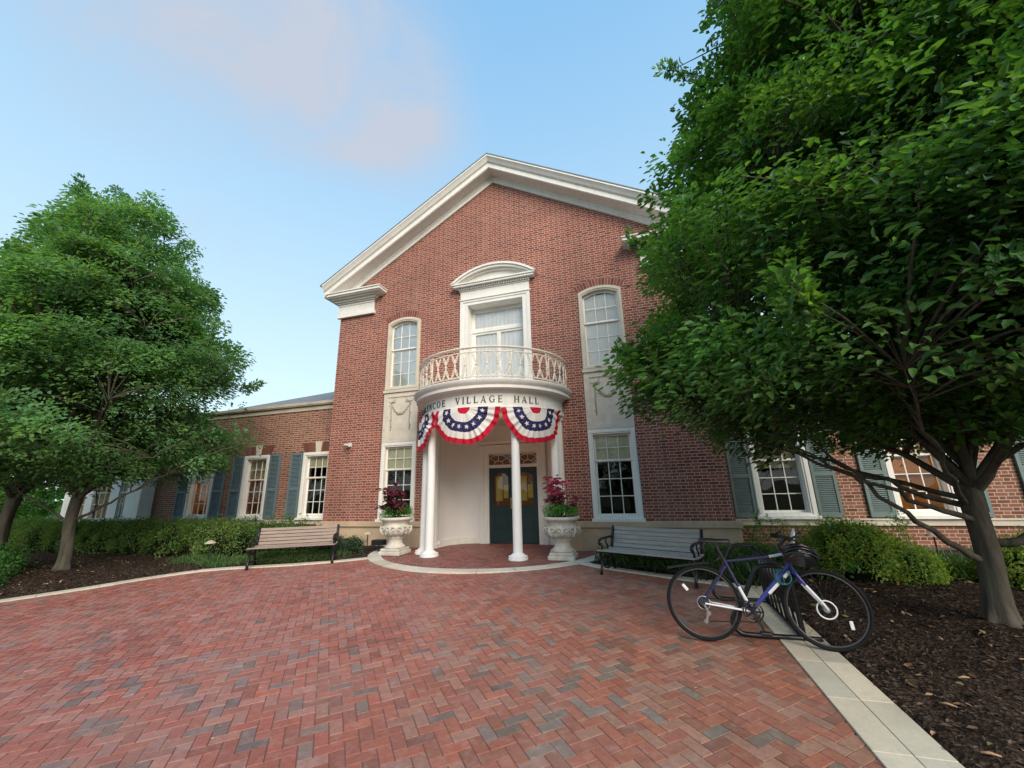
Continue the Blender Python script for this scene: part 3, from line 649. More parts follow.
def louvres(m, x0, x1, z0, z1, y, n, d=.03):
    for i in range(n):
        zc = z0+(z1-z0)*(i+.5)/n; h = (z1-z0)/n
        m.add([(x0, y-d*.4, zc-h*.42), (x1, y-d*.4, zc-h*.42), (x1, y+d*.6, zc+h*.42), (x0, y+d*.6, zc+h*.42)], [(0, 1, 2, 3)])
def window(x0, x1, z0, z1, y, rise=0, meet=.55, cas=.105, rows=(2, 3), cols=3, reveal=.14, blind='none', casmat='white', glass='glass', label=None, sill=True, blind_to=None, proud=.035):
    """double-hung window: casing in the wall opening, sashes set back"""
    m = MB(); ins = winshape(x0+cas, x1-cas, z0+cas*.9, z1-(cas if not rise else cas*.95), rise*.86 if rise else 0)
    m.plate(winshape(x0+.003, x1-.003, z0+.003, z1-.003, rise), [ins], y-proud, reveal+proud)
    m.plate(winshape(x0+.02, x1-.02, z0+.02, z1-.02, rise), [winshape(x0+cas-.035, x1-cas+.035, z0+cas*.9-.03, z1-cas+.035, rise*.9 if rise else 0)], y-proud-.018, .017)
    if sill: m.box(x0-.03, x1+.03, y-proud-.06, y-.002, z0-.012, z0+.055)
    fr = m.build('window', casmat, hall, bevel=.004)
    if label: fr['label'] = label
    PWn = None
    gx0, gx1, gz0, gz1 = x0+cas, x1-cas, z0+cas*.9, z1-(cas if not rise else cas*.95); zm = gz0+(gz1-gz0)*meet; st = .045
    def part(mm, nm, mat, **k):
        o = mm.build(nm, mat, None, **k); o.parent = fr; return o
    ys = y+reveal*.45
    # upper sash
    for (za, zb, yy, rws, rs_, nm) in ((zm, gz1, ys, rows[0], rise*.86, 'sash'), (gz0, zm+.03, ys+.035, rows[1], 0, 'sash')):
        s = MB(); s.plate(winshape(gx0-.001, gx1+.001, za, zb+.001, rs_), [winshape(gx0+st, gx1-st, za+st*(1. if nm == 'sash' else 1), zb-st, rs_*.9 if rs_ else 0)], yy, .032)
        for c in range(1, cols):
            xx = gx0+st+(gx1-gx0-2*st)*c/cols; s.box(xx-.009, xx+.009, yy+.004, yy+.026, za+st*.5, zb-st*.5+(rs_*.75 if rs_ else 0))
        for rr in range(1, rws):
            zz = za+st+(zb-za-2*st+rs_*.4)*rr/rws; s.box(gx0+st*.5, gx1-st*.5, yy+.006, yy+.024, zz-.009, zz+.009)
        part(s, nm, 'white')
    g = MB(); g.add([(gx0, ys+.02, zm), (gx1, ys+.02, zm)]+[(x, ys+.02, z) for x, z in (arcpts(gx0, gx1, gz1, rise*.86) if rise else [(gx1, gz1), (gx0, gz1)])], [tuple(range(2+(13 if rise else 2)))])
    g.add([(gx0, ys+.052, gz0), (gx1, ys+.052, gz0), (gx1, ys+.052, zm), (gx0, ys+.052, zm)], [(0, 1, 2, 3)])
    part(g, 'pane', glass, fix=False)
    zt = gz1+(rise if rise else 0)
    if blind == 'shade':
        zb = blind_to if blind_to is not None else zm; b = MB(); b.box(gx0+.01, gx1-.01, ys+.062, ys+.065, zb, zt-.01); b.box(gx0+.01, gx1-.01, ys+.058, ys+.07, zb-.02, zb); part(b, 'blind', 'shade')
    if blind == 'slats':
        b = MB(); louvres(b, gx0+.01, gx1-.01, gz0+.02, gz1+rise*.3, ys+.064, int((zt-gz0)/.030), .006); b.box(gx0+.01, gx1-.01, ys+.070, ys+.073, gz0+.02, gz1+rise*.3); part(b, 'blind', 'blind', fix=False)
    return fr
def warm(*a): pass
# main windows
window(*upL, *UZ, 0, .14, meet=.60, blind='slats', casmat='limestone', glass='glass_ref', label='upper arched window reflecting sky and a tree', sill=False)
window(*upR, *UZ, 0, .14, meet=.60, blind='slats', casmat='limestone', label='upper arched window with white blinds down', sill=False)
window(*upL, LZ[0]+.004, LZ[1], 0, 0, meet=.66, cas=.12, blind='shade')
window(*upR, LZ[0]+.004, LZ[1], 0, 0, meet=.66, cas=.12, blind='shade')
for (a, b) in (upL, upR):
    m = MB(); m.box(a-.02, b+.02, -.07, -.002, 4.15, 4.232); m.build('window_sill', 'limestone', hall, bevel=.006)
    # carved panel with swag of fruit
    m = MB(); m.plate(winshape(a, b, 2.725, 4.145), [winshape(a+.13, b-.10, 2.85, 4.02)], -.03, .028); m.plate(winshape(a+.1, b-.07, 2.83, 4.05), [], -.006, .005)
    p = m.build('carved_panel', 'panelstone', hall, bevel=.006)
    s = MB(); cx = (a+b)/2; w2 = .30
    def berry(x, z, r): 
        s.lathe([(r*math.sin(t), 0) for t in (0,)], 0, 0, 3) if False else None
        vs = []; fs = []
        for i, (rr, dy) in enumerate(((r, 0), (r*.75, -r*.55), (0.001, -r*.85))):
            for k in range(7): vs.append((x+rr*math.cos(k*2*PI/7), -.011+dy, z+rr*math.sin(k*2*PI/7)))
        for i in range(2):
            for k in range(7): fs.append((i*7+k, i*7+(k+1) % 7, (i+1)*7+(k+1) % 7, (i+1)*7+k))
        s.add(vs, fs)
    for i in range(25):
        t = i/24; x = cx-w2+2*w2*t; z = 3.80-.27*math.sin(PI*t)+.0; r_s = .012+.017*math.sin(PI*t)
        berry(x+random.gauss(0, .006), z+random.gauss(0, .008), r_s+.004); berry(x+random.gauss(0, .012), z-.014+random.gauss(0, .008), r_s)
    for sx in (-1, 1):
        for i in range(26):
            z = 3.84-i*.030; rr = .013+.008*abs(math.sin(i*1.1)); berry(cx+sx*w2+random.gauss(0, .012)*(1+.6*math.sin(i*.9)), z, rr)
        for i in range(6): berry(cx+sx*(w2+.02*math.cos(i)), 3.86+.02*math.sin(i), .018)
        s.tube([(cx+sx*w2, -.02, 3.87), (cx+sx*(w2-.08), -.02, 3.90), (cx+sx*(w2-.12), -.02, 3.96), (cx+sx*(w2-.10), -.02, 4.0)], [.012, .009, .007, .003], 5)
        s.tube([(cx+sx*w2, -.02, 3.87), (cx+sx*(w2-.10), -.02, 3.86), (cx+sx*(w2-.16), -.02, 3.89)], [.012, .008, .004], 5)
        s.tube([(cx+sx*w2, -.02, 3.87), (cx+sx*(w2+.06), -.02, 3.88), (cx+sx*(w2+.09), -.02, 3.91)], [.010, .007, .004], 5)
    s.tube([(cx-w2+2*w2*t, -.009, 3.80-.27*math.sin(PI*t)) for t in np.linspace(0, 1, 18)], .012, 5)
    for sx in (-1, 1): s.tube([(cx+sx*w2, -.009, 3.88), (cx+sx*w2, -.009, 3.5), (cx+sx*w2, -.009, 3.06)], .009, 5)
    so_ = s.build('swag_relief', 'swagstone', None, smooth='all'); so_.parent = p

# gable cornice (raking) : nested mouldings, mitred at the apex
rk = MB()
def rake(prof, xe=BX+.36, z0=ZA):
    """prof: closed (y, dz) loop; runs from left eave to apex to right eave"""
    n = len(prof); vs = []
    for X in (-xe, 0, xe):
        for (y, dz) in prof: vs.append((X, y, z0-SL_*abs(X)+dz))
    fs = [(s_*n+i, s_*n+(i+1) % n, (s_+1)*n+(i+1) % n, (s_+1)*n+i) for s_ in (0, 1) for i in range(n)]+[tuple(range(n)), tuple(range(3*n-1, 2*n-1, -1))]
    rk.add(vs, fs)
rake([(-.002, -.02), (-.05, -.02), (-.05, .10), (-.075, .12), (-.075, .19), (-.002, .19)], BX)
rake([(-.002, .19), (-.40, .19), (-.40, .21), (-.42, .21), (-.42, .36), (-.44, .375), (-.47, .39), (-.50, .44), (-.545, .50), (-.56, .51), (-.56, .56), (-.002, .60)])
rk.build('gable_cornice', 'white', hall)
# eave returns
for sx in (-1, 1):
    m = MB()
    def bx(xa, xb, y0, y1, z0, z1): m.box(min(sx*xa, sx*xb), max(sx*xa, sx*xb), y0, y1, z0, z1)
    zb = 6.83
    bx(3.98, BX+.03, -.07, -.002, zb+.05, 7.24); bx(3.94, BX+.07, -.10, -.002, zb-.06, zb+.05); bx(3.96, BX+.05, -.09, -.071, 7.16, 7.20)
    bx(4.55, BX+.04, -.085, -.071, zb+.06, 7.15)
    bx(3.92, BX+.08, -.12, -.002, 7.24, 7.28); bx(3.86, BX+.13, -.18, -.002, 7.28, 7.345); bx(3.70, BX+.22, -.28, -.002, 7.345, 7.38); bx(3.62, BX+.30, -.36, -.002, 7.38, 7.41); bx(3.58, BX+.34, -.40, -.002, 7.41, 7.49); bx(3.56, BX+.37, -.43, -.002, 7.49, 7.525)
    bx(BX+.002, BX+.34, -.001, .9, 7.38, 7.49)
    for (xa, xb, ya, za_, zb_) in ((BX+.002, BX+.03, 12, zb+.05, 7.24),): bx(xa, xb, 0, ya, za_, zb_)
    m.build('cornice_return', 'white', hall, bevel=.006)
# main roof
rf = MB()
for sx in (-1, 1):
    a = [(sx*(BX+.42), -.57, ZA-SL_*(BX+.42)+.60), (0, -.57, ZA+.60), (0, 12.4, ZA+.60), (sx*(BX+.42), 12.4, ZA-SL_*(BX+.42)+.60)]
    rf.add([*a, *[(x, y, z-.035) for x, y, z in a]], [(0, 1, 2, 3), (4, 5, 6, 7), (0, 1, 5, 4), (1, 2, 6, 5), (2, 3, 7, 6), (3, 0, 4, 7)])
rf.build('roof', 'slate', hall)
# interior of the gabled block: floors and a back partition, dark behind the glass
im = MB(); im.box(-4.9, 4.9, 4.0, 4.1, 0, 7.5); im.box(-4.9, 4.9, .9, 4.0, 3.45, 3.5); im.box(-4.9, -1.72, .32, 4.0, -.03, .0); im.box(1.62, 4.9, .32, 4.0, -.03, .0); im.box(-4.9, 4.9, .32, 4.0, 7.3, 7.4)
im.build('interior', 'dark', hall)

# balcony door surround with segmental pediment
m = MB(); m.plate(winshape(-1.01, 1.00, 3.702, 6.66), [winshape(-.81, .81, 3.704, 6.50)], -.04, .36); m.plate(winshape(-1.04, 1.03, 3.703, 6.68), [winshape(-.95, .94, 3.705, 6.60)], -.06, .019); m.plate(winshape(-.87, .87, 3.706, 6.55), [winshape(-.82, .82, 3.707, 6.505)], -.05, .009)
m.box(-1.03, 1.02, -.06, -.002, 6.682, 6.95); m.box(-1.07, 1.06, -.085, -.003, 6.665, 6.695)
m.box(-1.06, 1.05, -.09, -.002, 6.95, 6.98)
nd = 30
for i in range(nd): xx = -1.07+2.13*(i+.5)/nd; m.box(xx-.022, xx+.022, -.135, -.091, 6.982, 7.03)
m.box(-1.07, 1.06, -.10, -.002, 7.031, 7.045); m.box(-1.20, 1.19, -.21, -.002, 7.045, 7.10); m.box(-1.24, 1.23, -.24, -.003, 7.102, 7.14)
def arcband(x0, x1, zs, rise, th, y, dep, cut=7.14):
    P = arcpts(x0, x1, zs, rise, 24); c = (x0+x1)/2; h = (x1-x0)/2; rad = (h*h+rise*rise)/(2*rise); zc = zs+rise-rad
    Q = [(c+(x-c)*(rad-th)/rad, max(zc+(z-zc)*(rad-th)/rad, cut)) for x, z in P]
    m.plate(P+Q[::-1], [], y, dep)
arcband(-1.28, 1.27, 7.145, .47, .06, -.26, .258); arcband(-1.23, 1.22, 7.143, .415, .07, -.22, .218); arcband(-1.18, 1.17, 7.142, .35, .045, -.14, .138)
m.plate(arcpts(-1.17, 1.16, 7.141, .34, 24), [], -.05, .048)
dsur = m.build('balcony_door_surround', 'white', hall, bevel=.004)
m = MB(); m.plate(winshape(-.83, .83, 3.702, 6.50), [winshape(-.72, .72, 5.90, 6.38), winshape(-.70, -.06, 3.9, 5.70), winshape(.06, .70, 3.9, 5.70)], .30, .05)
m.box(-.83, .83, .27, .30, 5.76, 5.86); m.box(-.015, .015, .28, .299, 3.75, 5.74)
m.build('balcony_door', 'white', hall, bevel=.004)
m = MB(); m.add([(-.75, .33, 3.85), (.75, .33, 3.85), (.75, .33, 6.42), (-.75, .33, 6.42)], [(0, 1, 2, 3)]); m.build('balcony_door_pane', 'glass', hall, fix=False)
m = MB()
for k in range(60):
    xx = -.75+1.5*k/60; m.add([(xx, .352+.006*math.sin(k*1.3), 3.85), (xx+.025, .352+.006*math.sin((k+1)*1.3), 3.85), (xx+.025, .352+.006*math.sin((k+1)*1.3), 6.42), (xx, .352+.006*math.sin(k*1.3), 6.42)], [(0, 1, 2, 3)])
m.build('curtain', 'curtain', hall, fix=False)

# ------------------------------------------------------------------ porch
RF = 1.80
def col(phi, r=1.72):
    x, y = PXC+r*math.sin(R(phi)), -r*math.cos(R(phi))
    m = MB(); H = 3.06; prof = [(0, .01), (.205, .01), (.205, .045), (.195, .052)]
    prof += [(.185+.012*math.sin(t), .072-.012*math.cos(t)) for t in np.linspace(0, PI, 6)]+[(.15, .095), (.128, .118)]
    prof += [(.120-.006*t-.012*t*t, .135+(H-.33)*t) for t in np.linspace(0, 1, 12)]
    prof = [(rr*.82 if zz > .13 else rr, zz) for i, (rr, zz) in enumerate(prof)]
    rt = prof[-1][0]; prof += [(rt+.012, H-.185), (rt+.012, H-.165), (rt, H-.16), (rt, H-.10), (rt+.02, H-.075), (rt+.04, H-.05), (rt+.04, H-.045), (0, H-.045)]
    m.lathe(prof, x, y, 28); m.lathe([(0, H-.045), (rt+.045, H-.045), (rt+.045, H+.018), (0, H+.018)], x, y, 28)
    m.build('column', 'white2', hall, smooth=True)
for ph in (-39, 34.3, -56, 73): col(ph)
# wall pilasters at the ends of the porch
m = MB()
for sx in (-1, 1):
    xa = PXC+sx*1.66; m.box(xa-.11, xa+.11, -.14, -.002, .1, 2.98); m.box(xa-.14, xa+.14, -.17, -.003, -.02, .1); m.box(xa-.14, xa+.14, -.17, -.003, 2.98, 3.07)
for q in m.split(lambda c: c.x > 0): q.build('pilaster', 'white', hall, bevel=.005)
ent = MB(); A0, A1 = R(-90), R(90)
ent.lathe([(1.55, 3.08), (1.83, 3.08), (1.83, 3.12), (1.815, 3.125), (1.815, 3.155), (RF, 3.17), (RF, 3.44), (1.83, 3.455), (1.85, 3.485), (1.86, 3.50), (1.98, 3.515), (2.0, 3.52), (2.0, 3.585), (2.015, 3.60), (2.045, 3.63), (2.07, 3.67), (2.075, 3.70), (2.06, 3.715), (1.55, 3.715)], PXC, 0, 72, A0, A1, 0, True)
entab = ent.build('entablature', 'white', hall, smooth=True)
# deck and ceiling of the porch
m = MB()
P = [(PXC+1.6*math.sin(R(-90+180*i/40)), -1.6*math.cos(R(-90+180*i/40))) for i in range(41)]
for (z0, z1) in ((3.11, 3.14), (3.66, 3.70)):
    n = len(P); m.add([(x, y, z) for z in (z0, z1) for x, y in P], [tuple(range(n)), tuple(range(2*n-1, n-1, -1))]+[(i, (i+1) % n, (i+1) % n+n, i+n) for i in range(n)])
m.build('porch_ceiling', 'white', hall)
# recess behind the porch: curved side walls, flat door wall, its ceiling
DY = .86; DX0, DX1 = -.95, 1.10
def curve_side(xa, xb, n=14):
    return [(xa+(xb-xa)*math.sin(t)**1.35 if False else xa+(xb-xa)*(1-math.cos(t)), DY*math.sin(t)) for t in np.linspace(0, PI/2, n)]
Lc = curve_side(PXC-1.55, DX0); Rc = curve_side(PXC+1.55, DX1)
m = MB(); PP = Lc+Rc[::-1]; n = len(PP)
cs = [(x, y) for x, y in PP]
def wall_strip(pts, z0, z1, off=0):
    k = len(pts); m.add([(x, y-off, z) for z in (z0, z1) for x, y in pts], [(i, i+1, i+1+k, i+k) for i in range(k-1)])
wall_strip(Lc, -.02, 3.3); wall_strip(Rc[::-1], -.02, 3.3)
m.plate([(DX0, -.02), (DX1, -.02), (DX1, 3.3), (DX0, 3.3)], [winshape(-.56, .86, -.019, 2.36)], DY, .12)
m.build('porch_recess_wall', 'cream', hall, smooth=True, fix=False)
m = MB()
wb = [(x+(.02 if x < 0 else -.02), y-.02) for x, y in Lc]; wb2 = [(x-.02, y-.02) for x, y in Rc[::-1]]
def strip_solid(pts, z0, z1, t):
    for i in range(len(pts)-1): m.beam((pts[i][0], pts[i][1], (z0+z1)/2), (pts[i+1][0], pts[i+1][1], (z0+z1)/2), t, z1-z0)
strip_solid(wb, -.01, .16, .03); strip_solid(wb2, -.01, .16, .03)
for q in m.split(lambda c: c.x > 0): q.build('skirting', 'white', hall)
m = MB(); m.add([(x, y, 3.1) for x, y in [(PXC-1.6, -.02)]+Lc+Rc[::-1]+[(PXC+1.6, -.02)]], [tuple(range(2+len(PP)))]); m.add([(x, y, 3.16) for x, y in [(PXC-1.6, -.02)]+Lc+Rc[::-1]+[(PXC+1.6, -.02)]], [tuple(range(2+len(PP)))])
m.build('recess_ceiling', 'white', hall, fix=False)
# door casing, fanlight, doors
m = MB(); m.plate(winshape(-.72, 1.02, -.01, 2.52), [winshape(-.53, .83, -.009, 2.34)], DY-.05, .049); m.plate(winshape(-.78, 1.08, -.012, 2.58), [winshape(-.68, .98, -.011, 2.48)], DY-.08, .029)
m.box(-.82, 1.12, DY-.12, DY-.001, 2.60, 2.68); m.box(-.56, .86, DY-.02, DY+.05, 1.955, 2.04)
m.build('door_casing', 'white', hall, bevel=.004)
m = MB(); zf0, zf1 = 2.045, 2.34
for cx_ in (-.27, .57):
    for rr in (.10, .26):
        m.tube([(cx_+rr*1.3*math.cos(t), DY+.03, zf0+rr*math.sin(t)) for t in np.linspace(0, PI, 15)], .009, 5)
    for t in (PI/4, PI/2, 3*PI/4): m.beam((cx_+.13*math.cos(t), DY+.03, zf0+.10*math.sin(t)), (cx_+.36*math.cos(t), DY+.03, zf0+.27*math.sin(t)), .012, .012)
m.tube([(.15+.09*math.cos(t), DY+.03, 2.19+.11*math.sin(t)) for t in np.linspace(0, 2*PI, 17)], .009, 5); m.box(-.53, .83, DY+.02, DY+.04, 2.31, 2.339)
fan = m.build('fanlight', 'white', hall)
m = MB(); m.add([(-.55, DY+.045, 2.03), (.85, DY+.045, 2.03), (.85, DY+.045, 2.35), (-.55, DY+.045, 2.35)], [(0, 1, 2, 3)]); g = m.build('pane', 'glass', None, fix=False); g.parent = fan
for (x0, x1) in ((-.53, .145), (.155, .83)):
    m = MB(); w_ = x1-x0; xs0, xs1 = x0+.12, x1-.12
    m.plate(winshape(x0+.004, x1-.004, .015, 1.95), [winshape(xs0, xs1, .95, 1.72, .12), winshape(xs0, xs1, .30, .78)], DY+.01, .045)
    m.box(xs0-.001, xs1+.001, DY+.03, DY+.04, .30, .78); m.plate(winshape(xs0+.05, xs1-.05, .36, .72), [], DY+.018, .013)
    m.plate(winshape(xs0-.012, xs1+.012, .938, 1.725, .12), [winshape(xs0+.012, xs1-.012, .962, 1.70, .12)], DY+.002, .01, 0)
    dr = m.build('door', 'doorpaint', hall, bevel=.005)
    g = MB(); g.add([(xs0, DY+.03, .95), (xs1, DY+.03, .95), (xs1, DY+.03, 1.84), (xs0, DY+.03, 1.84)], [(0, 1, 2, 3)]); o = g.build('pane', 'amberglass', None, fix=False); o.parent = dr
    h = MB(); hx = x1-.06 if x0 < 0 else x0+.06; h.tube([(hx, DY+.005, .95), (hx, DY-.04, .97), (hx, DY-.045, 1.08), (hx, DY+.005, 1.10)], .01, 8); h.box(hx-.02, hx+.02, DY+.004, DY+.009, .88, 1.16); o = h.build('handle', 'brass', None); o.parent = dr
    n_ = MB(); n_.box(xs0+.05, xs0+.24, DY+.046, DY+.05, 1.08, 1.72); n_.box(xs0+.27, xs1-.03, DY+.047, DY+.05, 1.15, 1.5); o = n_.build('notice', 'glowpaper', None); o.parent = dr
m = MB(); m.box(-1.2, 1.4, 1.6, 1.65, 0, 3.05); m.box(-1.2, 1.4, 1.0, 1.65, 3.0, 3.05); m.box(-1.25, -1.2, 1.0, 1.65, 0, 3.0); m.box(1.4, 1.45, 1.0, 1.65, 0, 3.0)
m.build('lobby', 'glowwood', hall)
# porch ceiling lamp (lit) just behind the bunting
lp = MB(); lp.lathe([(0, 3.02), (.05, 3.03), (.07, 3.06), (.05, 3.095), (0, 3.1)], .12, -.9, 16)
lamp = tag(lp.build('ceiling_lamp', 'lamp', None, smooth=True), 'small amber ceiling lamp lit inside the round porch', 'lamp')
pt = bpy.data.lights.new('porch_lamp_light', 'POINT'); pt.energy = 1.2; pt.color = (1, .6, .28); pt.shadow_soft_size = .06; po = bpy.data.objects.new('porch_lamp_light', pt); COL.objects.link(po); po.location = (.12, -.9, 2.93); po.parent = lamp

# lettering on the curved frieze
def glyph(ch):
    T, t, s = .17, .07, .05; P = []
    def q(*p): P.append(list(p))
    def stem(x, wv=T): q((x, 0), (x+wv, 0), (x+wv, 1), (x, 1)); q((x-s, 0), (x+wv+s, 0), (x+wv+s, .05), (x-s, .05)); q((x-s, .95), (x+wv+s, .95), (x+wv+s, 1), (x-s, 1))
    def bowl(cx, cz, rx, rz, a0, a1, n=18):
        for i in range(n):
            A = [a0+(a1-a0)*(i+k)/n for k in (0, 1)]; pts = []
            for a in A: pts.append((cx+rx*math.cos(a), cz+rz*math.sin(a)))
            for a in A[::-1]: pts.append((cx+(rx-T)*math.cos(a), cz+(rz-t)*math.sin(a)))
            q(*pts)
    if ch == 'I': stem(.05); return P, .27
    if ch == 'L': stem(.05); q((.22, 0), (.62, 0), (.62, t), (.22, t)); q((.57, 0), (.62, 0), (.64, .25), (.60, .25)); return P, .66
    if ch == 'E':
        stem(.05); q((.22, 0), (.62, 0), (.62, t), (.22, t)); q((.22, 1-t), (.60, 1-t), (.60, 1), (.22, 1)); q((.22, .48), (.52, .48), (.52, .55), (.22, .55)); q((.58, 0), (.62, 0), (.64, .22), (.60, .22)); q((.55, .8), (.60, .8), (.60, 1), (.56, 1)); q((.48, .4), (.52, .4), (.52, .63), (.48, .63)); return P, .66
    if ch == 'H': stem(.05); stem(.60); q((.22, .47), (.60, .47), (.60, .54), (.22, .54)); return P, .83
    if ch == 'N': stem(.05, .08); stem(.70, .08); q((.05, 1), (.23, 1), (.78, 0), (.62, 0)); return P, .84
    if ch == 'V': q((.0, 1), (.19, 1), (.46, .0), (.36, 0)); q((.62, 1), (.70, 1), (.46, 0), (.38, 0)); q((-.05, .95), (.26, .95), (.26, 1), (-.05, 1)); q((.54, .95), (.78, .95), (.78, 1), (.54, 1)); return P, .76
    if ch == 'A': q((.0, 0), (.08, 0), (.40, 1), (.33, 1)); q((.54, 0), (.73, 0), (.42, 1), (.32, 1)); q((-.07, 0), (.16, 0), (.16, .05), (-.07, .05)); q((.46, 0), (.80, 0), (.80, .05), (.46, .05)); q((.14, .30), (.56, .30), (.54, .37), (.17, .37)); return P, .76
    if ch == 'O': bowl(.45, .5, .43, .51, 0, 2*PI, 28); return P, .9
    if ch == 'C': bowl(.45, .5, .43, .51, R(48), R(312), 24); q((.70, .72), (.76, .72), (.76, .98), (.72, .98)); q((.70, .02), (.76, .02), (.76, .26), (.72, .26)); return P, .80
    if ch == 'G': bowl(.45, .5, .43, .51, R(48), R(312), 24); q((.70, .72), (.76, .72), (.76, .98), (.72, .98)); q((.64, .05), (.79, .05), (.79, .45), (.64, .45)); q((.56, .42), (.86, .42), (.86, .47), (.56, .47)); return P, .88
def lettering():
    Hh = .150; z0 = 3.232; rr = RF+.001
    for (word, a0, a1) in (('GLENCOE', -55.5, -18.6), ('VILLAGE', -9.2, 25.2), ('HALL', 33.4, 53.2)):
        G = [glyph(c) for c in word]; tot = sum(g[1] for g in G)*Hh; arc = R(a1-a0)*rr; gap = (arc-tot)/(len(G)-1); s = 0
        for P, wd in G:
            m = MB()
            for poly in P:
                if len(poly) < 3: continue
                pts = [(a0*PI/180+(s+x*Hh)/rr, z0+z*Hh) for x, z in poly]; n = len(pts)
                v = [(PXC+r_0*math.sin(a), -r_0*math.cos(a), z) for r_0 in (rr, rr+.012) for a, z in pts]
                m.add(v, [tuple(range(n, 2*n))]+[(i, (i+1) % n, (i+1) % n+n, i+n) for i in range(n)])
            s += wd*Hh+gap
            o = m.build('letter', 'letter', None); o.parent = entab
lettering()

# balcony railing
def railing():
    rr = 1.93; m = MB()
    def cp(a, z, r=rr): return (PXC+r*math.sin(a), -r*math.cos(a), z)
    def arc(a0, a1, z, rad, r=rr, n=70, nn=8): m.tube([cp(a0+(a1-a0)*i/n, z, r) for i in range(n+1)], rad, nn)
    arc(A0, A1, 4.37, .016); arc(A0, A1, 3.80, .014)
    nb = 24
    for k in range(nb):
        a = A0+(A1-A0)*(k+.5)/nb; h = (A1-A0)/nb
        m.tube([cp(a+h*.5*math.cos(t), 4.085+.275*math.sin(t)) for t in np.linspace(0, 2*PI, 25)[:-1]], .0125, 6, closed=True)
    for k in range(nb+1):
        a = A0+(A1-A0)*k/nb
        m.lathe([(0, 4.055), (.02, 4.06), (.028, 4.085), (.02, 4.11), (0, 4.115)], *cp(a, 0)[:2], 8)
        if k % 4 == 0:
            for da in (-.022, .022): m.tube([cp(a+da, 3.72), cp(a+da, 4.46)], .011, 6)
        else:
            # pointed lancets between the ovals
            h = (A1-A0)/nb*.5
            for s_ in (-1, 1): m.tube([cp(a+s_*h*.95*(1-t)**.6*.8, 3.80+.24*t) for t in np.linspace(0, 1, 7)], .0085, 5); m.tube([cp(a+s_*h*.95*(1-t)**.6*.8, 4.37-.24*t) for t in np.linspace(0, 1, 7)], .0085, 5)
    rl = m.build('balcony_railing', 'rail', hall, smooth='all')
    m2 = MB(); P = [(rr-.035, 4.462), (rr+.035, 4.462), (rr+.04, 4.475), (rr+.03, 4.495), (rr-.03, 4.495), (rr-.04, 4.475)]; m2.lathe(P, PXC, 0, 72, A0, A1, 0, True)
    o = m2.build('handrail', 'rail', None, smooth=True); o.parent = rl
railing()

# ------------------------------------------------------------------ wings
WY = .6
def jack_arch(x0, x1, z, h=.30, key=True):
    m = MB(); c = (x0+x1)/2; fl = .12; n = int((x1-x0)/.073); g = .0035
    for i in range(n):
        a = x0+(x1-x0)*i/n+g; b = x0+(x1-x0)*(i+1)/n-g
        if key and abs((a+b)/2-c) < .10: continue
        ta, tb = c+(a-c)*(1+fl*2/(x1-x0)), c+(b-c)*(1+fl*2/(x1-x0))
        m.plate([(a, z), (b, z), (tb, z+h), (ta, z+h)], [], WY-.006, .03, 0, jit(random.choice([(.17, .066, .046), (.15, .058, .042), (.20, .085, .06)]), .12))
    for q in m.split(lambda p: p.x > c): q.build('brick_lintel', 'archbrick', hall)
    m = MB(); m.plate([(c-.09, z), (c+.09, z), (c+.13, z+h+.02), (c-.13, z+h+.02)], [], WY-.03, .05); m.build('keystone', 'limestone', hall, bevel=.006)
def shutter(x0, x1, z0, z1, mat, lab=None):
    m = MB(); y = WY-.065; zm = z0+(z1-z0)*.44; mid = .035
    m.plate(winshape(x0, x1, z0, z1), [winshape(x0+.055, x1-.055, z0+.09, zm-mid), winshape(x0+.055, x1-.055, zm+mid, z1-.07)], y, .045)
    louvres(m, x0+.05, x1-.05, z0+.09, zm-mid, y+.018, 20, .03); louvres(m, x0+.05, x1-.05, zm+mid, z1-.07, y+.018, 25, .03)
    m.build('shutter', mat, hall, fix=False)
wz = (.64, 2.66)
RW = [(5.80, 6.93), (8.26, 9.32), (10.78, 11.88), (13.2, 14.3)]; LW = [(-6.70, -5.62), (-9.13, -8.05), (-11.54, -10.40)]
def wing(x0, x1, wins, sx):
    m = MB(); m.plate([(x0, .10), (x1, .10), (x1, 4.02), (x0, 4.02)], [winshape(a, b, *wz) for a, b in wins], WY, .3)
    xe = x1 if sx > 0 else x0; m.box(min(xe, xe-sx*.3), max(xe, xe-sx*.3), WY+.301, 9, .1, 4.02)
    m.build('wall', 'brick_wing' if sx > 0 else 'brick_wing', hall)
    m = MB(); m.box(x0, x1, WY-.02, WY+.3, -.3, .10); m.build('foundation', 'concrete', hall)
    m = MB(); m.box(x0, x1, WY-.05, WY-.002, .50, .60); m.box(x0, x1, WY-.07, WY-.003, .60, .636); m.build('sill_course', 'limestone', hall, bevel=.005)
    m = MB(); m.box(x0, x1, WY-.03, WY+.28, 4.02, 4.17); m.box(x0-.05, x1+.05, WY-.10, WY+.33, 4.17, 4.20); m.box(x0-.05, x1+.05, WY-.12, WY+.35, 4.20, 4.29); m.build('coping', 'coping', hall, bevel=.006)
wing(BX+.002, 16, RW, 1); wing(-17.5, -BX-.002, LW, -1)
def wing_roof(sx):
    m = MB(); e0, e1 = sx*5.25, sx*17.0; v = [(e0, 1.0, 4.1), (e1, 1.0, 4.1), (e1, 8.6, 4.1), (e0, 8.6, 4.1), (sx*5.25, 4.8, 6.1), (sx*7.6, 4.8, 6.1), (sx*12.5, 4.8, 5.5)]
    m.add(v, [(0, 1, 6, 5, 4), (1, 2, 6), (2, 3, 4, 5, 6), (0, 4, 3)]); m.build('roof', 'slate', hall)
wing_roof(-1); wing_roof(1)
for (a, b) in RW[:3]: jack_arch(a, b, wz[1]+.004)
